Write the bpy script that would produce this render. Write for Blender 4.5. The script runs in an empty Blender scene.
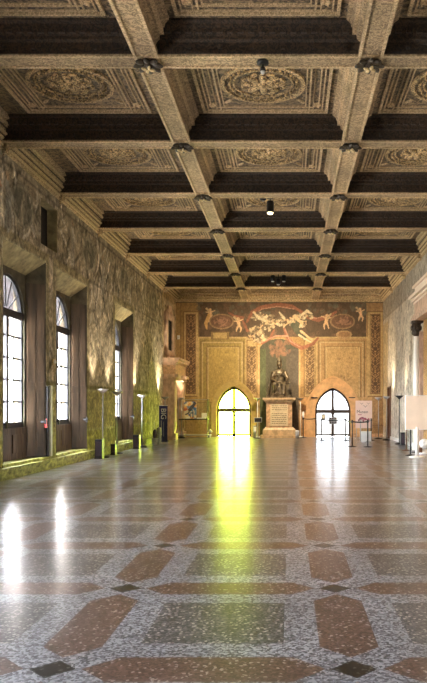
import bpy, bmesh, math, random
import numpy as np
from mathutils import Vector, Matrix
random.seed(7); rng = np.random.RandomState(5)
PI = math.pi
F = 690.0; HX = 290.0; HY = 407.0; CZ = 1.5
BACK = -6.0; FARY = 34.7; RX = 4.68; ZB = 6.9; ZP = 7.35
scene = bpy.context.scene
C = scene.collection

# ------------------------------------------------------------------ helpers
def at(px, py):                       # floor point under a photo position
    Y = CZ * F / (py - HY)
    return (px - HX) / F * Y, Y
def left_y(px, off=0.0):              # position along left wall for a photo column
    return (6.077 - off) / ((HX - px) / F + .01)
def zof(py, Y): return CZ + (HY - py) / F * Y
def wx(s): return -5.73 - .01 * (FARY - s)

def FR_W(p): return Vector(p)                                  # plain world (x,y,z)
def FR_L(p): s, d, z = p; return Vector((wx(s) - d, s, z))     # left wall: along, outward, up
def FR_F(p): a, d, z = p; return Vector((a, FARY + d, z))      # far wall
def FR_R(p): s, d, z = p; return Vector((RX + d, s, z))        # right wall

class MB:
    def __init__(s, fr=FR_W): s.bm = bmesh.new(); s.fr = fr
    def v(s, p): return s.bm.verts.new(s.fr(p))
    def quad(s, *ps): return s.bm.faces.new([s.v(p) for p in ps])
    def box(s, a0, a1, d0, d1, z0, z1):
        p = [s.v((a, d, z)) for z in (z0, z1) for d in (d0, d1) for a in (a0, a1)]
        for f in ((0,1,3,2),(4,6,7,5),(0,4,5,1),(2,3,7,6),(0,2,6,4),(1,5,7,3)):
            s.bm.faces.new([p[i] for i in f])
        return s
    def taper(s, a0, a1, d0, d1, z0, z1, k):      # box with a top scaled by k about its centre
        ca, cd = (a0+a1)/2, (d0+d1)/2
        p = []
        for z, q in ((z0, 1), (z1, k)):
            for d in (d0, d1):
                for a in (a0, a1): p.append(s.v((ca+(a-ca)*q, cd+(d-cd)*q, z)))
        for f in ((0,1,3,2),(4,6,7,5),(0,4,5,1),(2,3,7,6),(0,2,6,4),(1,5,7,3)):
            s.bm.faces.new([p[i] for i in f])
        return s
    def ring(s, inner, outer, d0, d1, closed=False):
        n = len(inner)
        I0 = [s.v((a, d0, z)) for a, z in inner]; I1 = [s.v((a, d1, z)) for a, z in inner]
        O0 = [s.v((a, d0, z)) for a, z in outer]; O1 = [s.v((a, d1, z)) for a, z in outer]
        m = n if closed else n-1
        for i in range(m):
            j = (i+1) % n
            for q in ((I0[i],I0[j],O0[j],O0[i]),(I1[i],O1[i],O1[j],I1[j]),(I0[i],I1[i],I1[j],I0[j]),(O0[i],O0[j],O1[j],O1[i])):
                s.bm.faces.new(q)
        if not closed:
            for i in (0, n-1): s.bm.faces.new((I0[i],O0[i],O1[i],I1[i]))
        return s
    def prism(s, loop, d0, d1):
        A = [s.v((a, d0, z)) for a, z in loop]; B = [s.v((a, d1, z)) for a, z in loop]
        s.bm.faces.new(A); s.bm.faces.new(B[::-1]); n = len(A)
        for i in range(n): s.bm.faces.new((A[i], A[(i+1)%n], B[(i+1)%n], B[i]))
        return s
    def lathe(s, prof, c=(0,0,0), n=20, sx=1, sy=1, cap=True):
        rows = []
        for r, z in prof:
            rows.append([s.v((c[0]+sx*r*math.cos(2*PI*i/n), c[1]+sy*r*math.sin(2*PI*i/n), c[2]+z)) for i in range(n)])
        for A, B in zip(rows, rows[1:]):
            for i in range(n): s.bm.faces.new((A[i], A[(i+1)%n], B[(i+1)%n], B[i]))
        if cap:
            s.bm.faces.new(rows[0][::-1]); s.bm.faces.new(rows[-1])
        return s
    def tube(s, pts, r, n=8):
        pts = [Vector(p) for p in pts]; rows = []
        for i, p in enumerate(pts):
            t = (pts[min(i+1, len(pts)-1)] - pts[max(i-1, 0)]).normalized()
            a = t.orthogonal().normalized() if i == 0 else (a - t*a.dot(t)).normalized()
            b = t.cross(a); rr = r[i] if isinstance(r, (list, tuple)) else r
            rows.append([s.v(p + (a*math.cos(2*PI*k/n) + b*math.sin(2*PI*k/n))*rr) for k in range(n)])
        for A, B in zip(rows, rows[1:]):
            for i in range(n): s.bm.faces.new((A[i], A[(i+1)%n], B[(i+1)%n], B[i]))
        s.bm.faces.new(rows[0][::-1]); s.bm.faces.new(rows[-1])
        return s
    def ball(s, c, r, rot=(0,0,0), seg=14):
        from mathutils import Euler
        if not hasattr(r, '__len__'): r = (r, r, r)
        M = Matrix.Translation(Vector(c)) @ Euler(rot).to_matrix().to_4x4() @ Matrix.Diagonal((r[0], r[1], r[2], 1))
        vs = bmesh.ops.create_uvsphere(s.bm, u_segments=seg, v_segments=max(6, seg*2//3), radius=1, matrix=M)['verts']
        for v in vs: v.co = s.fr(v.co)
        return s
    def build(s, name, m, parent=None, smooth=False, recalc=True):
        if recalc: bmesh.ops.recalc_face_normals(s.bm, faces=s.bm.faces[:])
        me = bpy.data.meshes.new(name); s.bm.to_mesh(me); s.bm.free()
        if smooth:
            for p in me.polygons: p.use_smooth = True
        me.materials.append(m)
        o = bpy.data.objects.new(name, me); C.objects.link(o)
        if parent: o.parent = parent
        return o

def struct(o): o['kind'] = 'structure'; return o
def tag(o, label, cat, group=None):
    o['label'] = label; o['category'] = cat
    if group: o['group'] = group
    return o
def thing(name, label, cat, loc, rz=0, group=None):
    o = bpy.data.objects.new(name, None); C.objects.link(o)
    o.empty_display_size = .1
    o.location = loc; o.rotation_euler = (0, 0, rz)
    return tag(o, label, cat, group)
def dup(root, loc, rz, label, group=None):
    r = root.copy(); C.objects.link(r); r.location = loc; r.rotation_euler = (0, 0, rz)
    r['label'] = label
    if group: r['group'] = group
    for ch in list(root.children):
        c = ch.copy(); C.objects.link(c); c.parent = r
        for g in list(ch.children):
            d = g.copy(); C.objects.link(d); d.parent = c
    return r

def arch(cx, hw, zb, zs, c=0.0, n=24):           # outline, c = 0 round, c > 0 pointed
    pts = [(cx-hw, zb)]
    for i in range(n+1):
        ang = PI - PI*i/n; t = math.cos(ang)
        if c == 0: z = math.sin(ang)
        else: z = math.sqrt(max(0, (1+c)**2 - (abs(t)+c)**2))
        pts.append((cx+hw*t, zs+hw*z))
    pts.append((cx+hw, zb))
    return pts

# ------------------------------------------------------------------ materials
def new_mat(name):
    m = bpy.data.materials.new(name); m.use_nodes = True
    nt = m.node_tree; b = nt.nodes['Principled BSDF']
    return m, nt, b
def N(nt, t, **kw):
    n = nt.nodes.new(t)
    for k, v in kw.items(): setattr(n, k, v)
    return n
def lk(nt, a, b): nt.links.new(a, b)
def coords(nt, scale=(1,1,1)):
    tc = N(nt, 'ShaderNodeTexCoord'); mp = N(nt, 'ShaderNodeMapping'); mp.inputs['Scale'].default_value = scale
    lk(nt, tc.outputs['Object'], mp.inputs['Vector']); return mp.outputs['Vector']
def noise(nt, vec, scale, detail=6, rough=.6, dist=0):
    n = N(nt, 'ShaderNodeTexNoise'); n.inputs['Scale'].default_value = scale; n.inputs['Detail'].default_value = detail
    n.inputs['Roughness'].default_value = rough; n.inputs['Distortion'].default_value = dist
    lk(nt, vec, n.inputs['Vector']); return n.outputs['Fac']
def ramp(nt, fac, stops, interp='LINEAR'):
    r = N(nt, 'ShaderNodeValToRGB'); r.color_ramp.interpolation = interp
    e = r.color_ramp.elements
    while len(e) < len(stops): e.new(.5)
    for i, (p, c) in enumerate(stops):
        e[i].position = p; e[i].color = (c, c, c, 1) if not hasattr(c, '__len__') else (*c, 1)
    lk(nt, fac, r.inputs['Fac']); return r.outputs['Color']
def mul(nt, a, b, fac=1.0, mode='MULTIPLY'):
    x = N(nt, 'ShaderNodeMix', data_type='RGBA', blend_type=mode)
    if hasattr(fac, 'default_value') or hasattr(fac, 'links'): lk(nt, fac, x.inputs[0])
    else: x.inputs[0].default_value = fac
    for i, q in ((6, a), (7, b)):
        if isinstance(q, tuple): x.inputs[i].default_value = (*q, 1)
        else: lk(nt, q, x.inputs[i])
    return x.outputs[2]
def bump(nt, b, h, strength=.4, dist=.02):
    n = N(nt, 'ShaderNodeBump'); n.inputs['Strength'].default_value = strength; n.inputs['Distance'].default_value = dist
    lk(nt, h, n.inputs['Height']); lk(nt, n.outputs['Normal'], b.inputs['Normal'])

def simple(name, col, rough=.5, metal=0, var=.25, scale=6, stretch=(1,1,1), bmp=0, spec=.5, detail=6):
    m, nt, b = new_mat(name)
    v = coords(nt, stretch); f = noise(nt, v, scale, detail)
    r = ramp(nt, f, [(.3, 1-var*1.6), (.7, 1+var)])
    lk(nt, mul(nt, tuple(col), r), b.inputs['Base Color'])
    b.inputs['Roughness'].default_value = rough; b.inputs['Metallic'].default_value = metal
    b.inputs['Specular IOR Level'].default_value = spec
    if bmp: bump(nt, b, f, bmp)
    return m
def carved(name, dark, light, scale=9, rough=.5, freq=0.0, stretch=(1,1,1), big=1.0):
    """carved and painted wood: arabesque of warped noise bands, with relief"""
    m, nt, b = new_mat(name)
    v = coords(nt, stretch)
    w = N(nt, 'ShaderNodeTexWave', wave_type='RINGS', rings_direction='SPHERICAL')
    w.inputs['Scale'].default_value = scale*.25; w.inputs['Distortion'].default_value = 22; w.inputs['Detail'].default_value = 3
    w.inputs['Detail Scale'].default_value = 1.6; w.inputs['Detail Roughness'].default_value = .65
    lk(nt, v, w.inputs['Vector'])
    n1 = noise(nt, v, scale*3.2, 8, .75, 1.2)
    n2 = noise(nt, v, .9, 3, .5)
    h = mul(nt, ramp(nt, w.outputs['Fac'], [(.25, 0.0), (.75, 1.0)]), ramp(nt, n1, [(.38, 0.0), (.64, 1.0)]), .55, 'MIX')
    col = ramp(nt, h, [(.14, dark), (.48, tuple((a+c)/2 for a, c in zip(dark, light))), (.85, light)])
    col = mul(nt, col, ramp(nt, n2, [(.3, .7), (.7, 1.25)]), big)
    lk(nt, col, b.inputs['Base Color']); b.inputs['Roughness'].default_value = rough
    bump(nt, b, h, .7, .03)
    return m
def painted(name, streak=(1,1,1), amp=(.45, 1.5), rough=.75, scale=3.0, fine=14, bmp=.35):
    m, nt, b = new_mat(name)
    at_ = N(nt, 'ShaderNodeAttribute', attribute_name='paint')
    v = coords(nt, streak)
    n1 = noise(nt, v, scale, 9, .72, 1.6); n2 = noise(nt, v, fine, 6, .8, .8)
    f = mul(nt, ramp(nt, n1, [(.33, amp[0]), (.52, 1.0), (.68, amp[1])]), ramp(nt, n2, [(.32, .55), (.5, 1.0), (.68, 1.4)]))
    lk(nt, mul(nt, at_.outputs['Color'], f), b.inputs['Base Color'])
    b.inputs['Roughness'].default_value = rough
    bump(nt, b, n2, bmp, .02)
    return m

def floor_mat():
    m, nt, b = new_mat('terrazzo')
    tc = N(nt, 'ShaderNodeTexCoord'); sp = N(nt, 'ShaderNodeSeparateXYZ'); lk(nt, tc.outputs['Object'], sp.inputs[0])
    def M(op, a, bb=None, c=None):
        n = N(nt, 'ShaderNodeMath', operation=op)
        for i, q in enumerate((a, bb, c)):
            if q is None: continue
            if isinstance(q, (int, float)): n.inputs[i].default_value = q
            else: lk(nt, q, n.inputs[i])
        return n.outputs[0]
    PX, PY = 1.73, 1.76
    a = M('ABSOLUTE', M('SUBTRACT', M('WRAP', M('ADD', sp.outputs['X'], 1.36+PX/2), 0.0 + PX, 0.0), PX/2))
    c_ = M('ABSOLUTE', M('SUBTRACT', M('WRAP', M('ADD', sp.outputs['Y'], -3.95+PY/2), 0.0 + PY, 0.0), PY/2))
    ia = M('SUBTRACT', PX/2, a); ic = M('SUBTRACT', PY/2, c_)
    dia = M('LESS_THAN', M('ADD', a, c_), .135)
    hexL = M('MULTIPLY', M('LESS_THAN', c_, .185), M('LESS_THAN', M('ADD', ia, c_), .70))
    hexD = M('MULTIPLY', M('LESS_THAN', a, .185), M('LESS_THAN', M('ADD', ic, a), .70))
    hexs = M('MAXIMUM', hexL, hexD)
    sq = M('MULTIPLY', M('LESS_THAN', ia, .455), M('LESS_THAN', ic, .455))
    vo = N(nt, 'ShaderNodeTexVoronoi'); vo.inputs['Scale'].default_value = 62; lk(nt, tc.outputs['Object'], vo.inputs['Vector'])
    sc = N(nt, 'ShaderNodeSeparateColor'); lk(nt, vo.outputs['Color'], sc.inputs[0])
    big = noise(nt, tc.outputs['Object'], 1.1, 4)
    g = ramp(nt, sc.outputs[0], [(0, (.085,.085,.095)), (.30, (.18,.185,.21)), (.62, (.34,.355,.395))], 'CONSTANT')
    r = ramp(nt, sc.outputs[1], [(0, (.085,.050,.040)), (.35, (.125,.074,.060)), (.78, (.165,.105,.085)), (.93, (.34,.29,.26))], 'CONSTANT')
    q = ramp(nt, sc.outputs[2], [(0, (.05,.05,.055)), (.35, (.092,.092,.098)), (.75, (.16,.155,.155)), (.92, (.36,.34,.32))], 'CONSTANT')
    k = ramp(nt, sc.outputs[0], [(0, (.012,.012,.012)), (.93, (.09,.09,.09))], 'CONSTANT')
    col = mul(nt, g, q, sq, 'MIX'); col = mul(nt, col, r, hexs, 'MIX'); col = mul(nt, col, k, dia, 'MIX')
    col = mul(nt, col, ramp(nt, big, [(.3, .8), (.7, 1.2)]))
    lk(nt, col, b.inputs['Base Color'])
    b.inputs['Roughness'].default_value = .30; b.inputs['Specular IOR Level'].default_value = .5
    b.inputs['Coat Weight'].default_value = .6; b.inputs['Coat Roughness'].default_value = .16; b.inputs['Coat IOR'].default_value = 1.55
    wv = noise(nt, tc.outputs['Object'], 2.2, 3)
    bn = N(nt, 'ShaderNodeBump'); bn.inputs['Strength'].default_value = .10; bn.inputs['Distance'].default_value = .02
    lk(nt, wv, bn.inputs['Height']); lk(nt, bn.outputs['Normal'], b.inputs['Coat Normal'])
    return m
def glass(name, tint, gloss=.06, rough=.02):
    m = bpy.data.materials.new(name); m.use_nodes = True; nt = m.node_tree; nt.nodes.clear()
    o = N(nt, 'ShaderNodeOutputMaterial'); t = N(nt, 'ShaderNodeBsdfTransparent'); g = N(nt, 'ShaderNodeBsdfGlossy'); x = N(nt, 'ShaderNodeMixShader')
    t.inputs[0].default_value = (*[c**.5 for c in tint], 1); g.inputs['Roughness'].default_value = rough
    x.inputs[0].default_value = gloss
    lk(nt, t.outputs[0], x.inputs[1]); lk(nt, g.outputs[0], x.inputs[2]); lk(nt, x.outputs[0], o.inputs[0])
    return m
def emis(name, col, s):
    m, nt, b = new_mat(name); b.inputs['Base Color'].default_value = (*col, 1)
    b.inputs['Emission Color'].default_value = (*col, 1); b.inputs['Emission Strength'].default_value = s
    return m

M_floor = floor_mat()
M_panel = carved('coffer_panel_painting', (.035,.022,.011), (.36,.25,.13), 7)
M_soffit = carved('carved_gilt_beam', (.20,.13,.065), (.66,.48,.27), 12)
M_beam = carved('dark_carved_beam', (.008,.005,.003), (.085,.05,.024), 12)
M_mould = carved('gilt_moulding', (.42,.29,.15), (.88,.68,.40), 14)
M_crown = carved('pale_crown_moulding', (.26,.18,.09), (.80,.61,.36), 12)
M_round = carved('roundel_relief', (.10,.06,.025), (.92,.66,.32), 12)
M_boss = simple('dark_boss', (.05,.035,.02), .4, 0, .4, 20)
M_gold = simple('gold_leaf', (.75,.6,.33), .35, .3, .3, 20)
M_left = painted('left_wall_fresco', (1,1.0,1.0), (.25, 2.1), .8, 2.4, 9)
M_right = painted('right_wall_fresco', (1,1,.9), (.4, 1.4), .8, 2.6, 9)
M_far = painted('far_wall_fresco', (1,1,.6), (.72, 1.22), .7, 2.5, 16, .2)
M_head = simple('ochre_plaster', (.40,.33,.17), .8, 0, .35, 5, (1,1,1), .2)
M_jamb = simple('dark_olive_plaster', (.10,.085,.05), .7, 0, .4, 4)
M_shut = simple('brown_shutter_wood', (.095,.062,.038), .28, 0, .5, 3, (2.2,2.2,.25), .1)
M_panelw = simple('grey_brown_panel', (.16,.11,.075), .45, 0, .45, 4, (3,3,.4), .1)
M_frame = simple('dark_iron_frame', (.045,.047,.055), .45, .2, .2)
M_dframe = simple('dark_door_frame', (.05,.035,.03), .5, .2, .2)
M_gframe = simple('olive_door_frame', (.10,.09,.02), .5, .2, .2)
M_pane = glass('window_glass', (.92,.92,.95))
M_lead = glass('dull_leaded_glass', (.16,.165,.18), .06, .25)
M_gpane = glass('yellow_green_glass', (.38,.47,.036))
M_ledge = simple('lime_stained_stone', (.42,.42,.13), .6, 0, .5, 5, (1,1,2), .2)
M_stone = simple('pink_stone', (.60,.42,.30), .6, 0, .3, 6, (1,1,.5), .25)
M_ped = simple('buff_marble', (.62,.44,.26), .5, 0, .3, 7, (1,1,.6), .15)
M_veins = simple('mottled_marble', (.62,.39,.23), .4, 0, .35, 9)
M_slab = simple('inscription_slab', (.68,.56,.38), .5, 0, .15, 8)
M_text = simple('incised_letters', (.22,.14,.08), .7)
M_bronze = simple('dark_bronze', (.17,.135,.09), .38, .5, .8, 7, (1,1,.5), .25)
M_arcR = simple('orange_plaster', (.70,.42,.20), .7, 0, .18, 4)
M_arcL = simple('ochre_arch_plaster', (.50,.36,.13), .7, 0, .18, 4)
M_black = simple('black_metal', (.018,.018,.02), .4, .3, .1)
M_steel = simple('brushed_steel', (.45,.44,.42), .3, .8, .1, 20)
M_greym = simple('grey_painted_metal', (.33,.33,.33), .45, .2, .1)
M_white = simple('white_paint', (.82,.82,.80), .5, 0, .05)
M_bowl = simple('pale_lamp_bowl', (.62,.60,.58), .35, .4, .1)
M_navy = simple('navy_fabric', (.03,.036,.13), .7, 0, .1)
M_pink = simple('pale_pink_board', (.80,.62,.57), .6, 0, .04)
M_cream = simple('cream_board', (.80,.66,.52), .7, 0, .05, 2)
M_dark = simple('dark_print', (.05,.03,.04), .6)
M_rose = simple('rose_print', (.45,.12,.18), .6, 0, .4, 40)
M_red = simple('red_plastic', (.6,.03,.03), .4)
M_brownd = simple('brown_door_wood', (.15,.07,.035), .45, 0, .4, 4, (3,3,.3), .1)
M_orn = carved('orange_ornament', (.22,.10,.03), (.72,.42,.16), 16)
M_void = simple('dark_niche_back', (.01,.009,.008), .9)
M_brick = simple('outside_brick', (.06,.045,.042), .8, 0, .3, 3)
M_bulb = emis('warm_bulb', (1, .82, .45), 3)
M_clear = glass('case_glass', (.95,.96,.95), .05)
M_paper = simple('paper', (.85,.82,.72), .7, 0, .04)
M_plain = simple('plain_plaster', (.35,.28,.18), .8, 0, .25, 3)

# ------------------------------------------------------------------ painter for the frescoed walls
class Paint:
    def __init__(s, U, V, base):
        s.U, s.V = U, V; s.c = np.zeros(U.shape+(3,)); s.c[:] = base
    def _mix(s, m, col, a=1.0):
        m = np.clip(m*a, 0, 1)[..., None]; s.c = s.c*(1-m) + np.array(col)*m
    def rect(s, u0, v0, u1, v1, col, a=1.0):
        s._mix(((s.U>=u0)&(s.U<=u1)&(s.V>=v0)&(s.V<=v1)).astype(float), col, a)
    def frame(s, u0, v0, u1, v1, w, col, a=1.0):
        o = (s.U>=u0)&(s.U<=u1)&(s.V>=v0)&(s.V<=v1); i = (s.U>u0+w)&(s.U<u1-w)&(s.V>v0+w)&(s.V<v1-w)
        s._mix((o&~i).astype(float), col, a)
    def ell(s, cu, cv, ru, rv, col, ang=0, a=1.0, ring=None):
        t = math.radians(ang); du = s.U-cu; dv = s.V-cv
        x = (du*math.cos(t)+dv*math.sin(t))/ru; y = (-du*math.sin(t)+dv*math.cos(t))/rv
        r = np.sqrt(x*x+y*y)
        m = (r < 1) if ring is None else ((r < 1) & (r > ring))
        s._mix(m.astype(float), col, a)
    def line(s, pts, w, col, a=1.0):
        m = np.zeros(s.U.shape)
        if not hasattr(w, '__len__'): w = [w]*len(pts)
        for (a0, b0), (a1, b1), w0, w1 in zip(pts, pts[1:], w, w[1:]):
            dx, dy = a1-a0, b1-b0; L = dx*dx+dy*dy+1e-9
            t = np.clip(((s.U-a0)*dx+(s.V-b0)*dy)/L, 0, 1)
            d = np.hypot(s.U-a0-t*dx, s.V-b0-t*dy)
            m = np.maximum(m, (d < (w0+(w1-w0)*t)/2).astype(float))
        s._mix(m, col, a)
    def orn(s, u0, v0, u1, v1, dark, light, k=1.0):
        m = (s.U>=u0)&(s.U<=u1)&(s.V>=v0)&(s.V<=v1)
        cu = (u0+u1)/2; x = np.abs(s.U-cu)*k; y = s.V*k
        p = np.sin(x*1.9+1.4*np.sin(y*.9))*np.cos(y*1.25+1.2*np.sin(x*1.1)) + .5*np.sin(y*2.7+x*2.3)
        w = np.clip((p+.1)*1.2, 0, 1)[..., None]
        col = np.array(dark)*(1-w)+np.array(light)*w
        mm = m[..., None].astype(float); s.c = s.c*(1-mm)+col*mm
    def speck(s, u0, v0, u1, v1, col, n, r, a=.6, rs=None):
        R = rs or random
        for _ in range(n):
            s.ell(R.uniform(u0, u1), R.uniform(v0, v1), R.uniform(.4, 1)*r, R.uniform(.4, 1)*r, col, R.uniform(0, 180), a)

def breaks(keys, step):
    out = []
    for a, b in zip(keys, keys[1:]):
        n = max(1, int(round((b-a)/step)))
        out += list(np.linspace(a, b, n, endpoint=False))
    return np.array(out+[keys[-1]])
def grid_wall(name, A, Z, fr, painter, hole, mat, thick_dir=None):
    a, z = np.meshgrid(A, Z, indexing='ij')
    col = painter(a, z); nA, nZ = a.shape
    verts = [tuple(fr((float(x), 0.0, float(y)))) for x, y in zip(a.ravel(), z.ravel())]
    faces = []
    ca = (A[:-1]+A[1:])/2; cz = (Z[:-1]+Z[1:])/2
    for i in range(nA-1):
        for j in range(nZ-1):
            if hole(ca[i], cz[j]): continue
            faces.append((i*nZ+j, (i+1)*nZ+j, (i+1)*nZ+j+1, i*nZ+j+1))
    me = bpy.data.meshes.new(name); me.from_pydata(verts, [], faces)
    at_ = me.color_attributes.new('paint', 'FLOAT_COLOR', 'POINT')
    full = np.ones((nA*nZ, 4), dtype=np.float32); full[:, :3] = col.reshape(-1, 3)
    at_.data.foreach_set('color', full.ravel()); me.materials.append(mat)
    o = bpy.data.objects.new(name, me); C.objects.link(o); return struct(o)

# ------------------------------------------------------------------ floor and plain walls
o = struct(MB().box(-8.2, 6.2, BACK-.3, FARY+1.6, -.2, 0).build('floor', M_floor))
BW = []
m = MB(); ks_ = [-6.6] + [e for q in BW for e in q] + [5.2]
for a, b in zip(ks_[::2], ks_[1::2]): m.box(a, b, BACK-.3, BACK, 0, 7.6)
for a, b in BW: m.box(a, b, BACK-.3, BACK, 0, .9); m.box(a, b, BACK-.3, BACK, 5.2, 7.6)
struct(m.build('wall_back', M_plain))

# ------------------------------------------------------------------ far wall
K = .0503
DL = dict(cx=-2.83, hw=.87, zs=1.35, c=.46); DR = dict(cx=2.165, hw=.905, zs=1.28, c=.37)
def in_arch(a, z, D, g=0):
    t = abs(a-D['cx'])/(D['hw']+g)
    if t > 1: return False
    return z < D['zs'] + (D['hw']+g)*math.sqrt(max(0, (1+D['c'])**2-(t+D['c'])**2))
def paint_far(a, z):
    U = HX + a/K; V = HY - (z-CZ)/K
    p = Paint(U, V, (.36,.215,.085))
    dk = (.095,.06,.035); och = (.43,.28,.10); oliv = (.33,.24,.075); tan = (.50,.35,.16); tan2 = (.56,.42,.22)
    flesh = (.72,.47,.26); red = (.30,.115,.065); red2 = (.46,.24,.16); cream = (.66,.55,.36)
    p.rect(175, 290, 390, 304, (.10,.075,.045))
    p.rect(175, 303, 202, 438, (.33,.21,.08)); p.rect(366, 303, 390, 438, (.36,.22,.10))
    p.rect(198, 303, 366, 337, dk)
    p.speck(198, 303, 366, 337, (.17,.10,.06), 140, 3.5, .5); p.speck(198, 303, 366, 320, (.14,.13,.09), 80, 3, .5)
    # side pilasters
    for u0, u1 in ((183, 199), (367, 383.5)):
        p.rect(u0, 311, u1, 397, tan); p.frame(u0, 311, u1, 397, 1, (.22,.13,.05))
        p.orn(u0+4, 315, u1-4, 393, (.10,.055,.03), (.42,.25,.11)); p.frame(u0+3, 314, u1-3, 394, .8, (.20,.11,.05))
    # blank panels
    for u0, u1, c1, c2 in ((197.5, 247, oliv, (.44,.31,.10)), (315.5, 368, (.42,.26,.12), (.50,.33,.15))):
        p.rect(u0, 337, u1, 420, c1); p.frame(u0, 337, u1, 424, 1.4, tan); p.frame(u0+3, 340.5, u1-3, 424, .9, (.2,.13,.05))
        p.frame(u0+4.5, 342, u1-4.5, 424, 1.2, tan2, .8)
        p.rect(u0+10, 347, u1-8, 420, c2); p.frame(u0+9, 346, u1-7, 424, .9, (.24,.15,.06)); p.frame(u0+10.2, 347.2, u1-8.2, 424, .8, tan2, .8)
    p.speck(338, 352, 352, 385, (.25,.15,.08), 30, 1.3, .5)
    # ornament strips beside the niche
    for u0, u1 in ((246.5, 257), (304, 315.5)):
        p.rect(u0, 338, u1, 397, tan); p.orn(u0+1.2, 346, u1-1.2, 394, (.14,.08,.035), (.48,.31,.15)); p.frame(u0, 340, u1, 397, .8, (.22,.13,.05))
    # painted niche
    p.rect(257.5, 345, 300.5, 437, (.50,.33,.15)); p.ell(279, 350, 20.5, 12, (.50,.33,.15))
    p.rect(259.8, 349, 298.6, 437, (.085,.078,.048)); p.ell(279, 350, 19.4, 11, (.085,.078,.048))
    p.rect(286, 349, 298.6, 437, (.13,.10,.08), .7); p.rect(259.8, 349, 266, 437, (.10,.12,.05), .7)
    p.speck(270, 340, 290, 356, (.30,.15,.09), 50, 2.5, .5)
    # drapery
    p.line([(247,322),(252,312),(262,307),(278,304.5),(292,306),(300,311)], [2,3,3.6,3.6,3,2.5], red)
    p.line([(250,318),(262,309),(278,306.5),(294,309)], [.8,1,1,.8], red2)
    p.line([(243,321),(247,330),(254,338),(262,343),(270,339),(274,330)], [2,2.6,3.4,3,2.4,2], red)
    p.line([(284,328),(287,337),(293,344),(302,348),(313,344),(318,338)], [2,2.8,3.6,4,3,2], red)
    p.line([(285,329),(290,341),(300,347)], [1,1.2,1], red2)
    p.line([(300,311),(308,317),(318,320),(330,316),(336,312)], [3,4,4,3.5,2.5], red)
    p.line([(304,314),(316,318.5),(328,315)], [.8,1,.8], red2)
    p.line([(243,318),(234,316),(229,313)], [3,2.5,2], red)
    p.line([(262,342),(276,336),(288,336)], [1.5,1.5,1.5], red2)
    # clustered putti and angels
    R = random.Random(3)
    for cu, cv, ru, rv, n in ((258,334,9.5,8,95),(259,317,8,5,40),(273,321,11,6,60),(268,325,8,6,30),(297,322,9,7,60),(306,316,7,3,20),(282,322,8,5,25)):
        for _ in range(n):
            t = R.uniform(0, 2*PI); q = R.uniform(0, 1)**.5
            cc = R.choice([cream, flesh, (.42,.32,.2), (.56,.44,.27), (.24,.17,.1), (.12,.08,.05), (.16,.12,.07)])
            p.ell(cu+ru*q*math.cos(t), cv+rv*q*math.sin(t), R.uniform(1.2,2.4), R.uniform(.7,1.3), cc, R.uniform(0,180), .9)
    p.line([(253,312),(259,318),(266,321)], [1,3.5,1.5], cream); p.line([(279,312),(284,318)], [1,3], cream)
    p.line([(293,325),(299,332),(304,337)], [5,7,5], (.07,.075,.045)); p.line([(298,320),(296,330)], [4,5], (.10,.10,.06))
    p.line([(301,331),(307,336),(313,341)], [2.4,2,1.3], flesh); p.line([(299,335),(305,339),(311,342)], [2,1.8,1.2], cream)
    p.line([(296,318),(302,323)], [3,3], flesh); p.ell(294,317,1.6,1.8,flesh); p.line([(300,316),(307,311),(312,314)], [2,3,1.5], cream)
    p.line([(290,322),(284,326)], [1.6,1.1], flesh)
    # single putti
    def putto(u, v, s, f):
        p.ell(u, v-5*s, 1.5*s, 1.6*s, flesh); p.line([(u,v-3.5*s),(u+f*1*s,v+1*s)], [3.2*s,3*s], flesh)
        p.line([(u+f*.5*s,v-2.5*s),(u+f*5*s,v-4.5*s)], [1.4*s,1*s], flesh); p.line([(u,v-2.5*s),(u-f*4*s,v-3*s)], [1.3*s,1*s], flesh)
        p.line([(u+f*1*s,v+1*s),(u+f*3*s,v+4*s),(u+f*2.4*s,v+7.5*s)], [2.2*s,1.6*s,1*s], flesh)
        p.line([(u+f*.6*s,v+1*s),(u-f*1*s,v+4.5*s),(u-f*1.6*s,v+7*s)], [2.2*s,1.6*s,1*s], flesh)
        p.line([(u-f*.5*s,v-3*s),(u-f*3.5*s,v-6.5*s)], [1.2*s,2*s], (.5,.36,.2))
    putto(210, 315, 1.0, 1); p.line([(209,315),(206,323),(207,329)], [3,3.5,1.5], (.55,.33,.12))
    putto(238, 324, 1.05, 1); putto(327, 321, 1.05, -1); putto(360, 314, .95, 1)
    for cu in (221.5, 342.5):
        p.ell(cu, 321.5, 12.5, 7.8, (.30,.19,.10)); p.ell(cu, 321.5, 11, 6.5, (.16,.085,.05))
        for _ in range(26):
            t = R.uniform(0, 2*PI); q = R.uniform(0,.85)
            p.ell(cu+11*q*math.cos(t), 321.5+6*q*math.sin(t), 2, .7, (.32,.17,.11), R.uniform(0,180), .8)
    p.rect(211, 331.5, 229, 339.5, (.22,.14,.06)); p.rect(213, 333, 227, 338.5, (.46,.32,.13))
    p.ell(344, 334.5, 8, 4, (.42,.27,.14)); p.ell(344, 334.5, 6, 2.6, (.30,.17,.08))
    # lower wall
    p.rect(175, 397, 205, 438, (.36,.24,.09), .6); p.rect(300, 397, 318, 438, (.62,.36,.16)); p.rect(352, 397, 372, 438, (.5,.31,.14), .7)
    p.rect(175, 402, 215, 403.2, (.2,.12,.05), .7); p.rect(366, 425, 390, 426, (.2,.1,.05), .7)
    for u in (175.5, 180.5): p.rect(u, 303, u+.8, 438, (.2,.12,.05), .7)
    return p.c
st = .028
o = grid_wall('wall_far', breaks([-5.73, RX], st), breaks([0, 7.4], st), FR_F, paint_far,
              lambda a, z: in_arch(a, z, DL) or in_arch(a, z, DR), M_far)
wall_far = o
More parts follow.
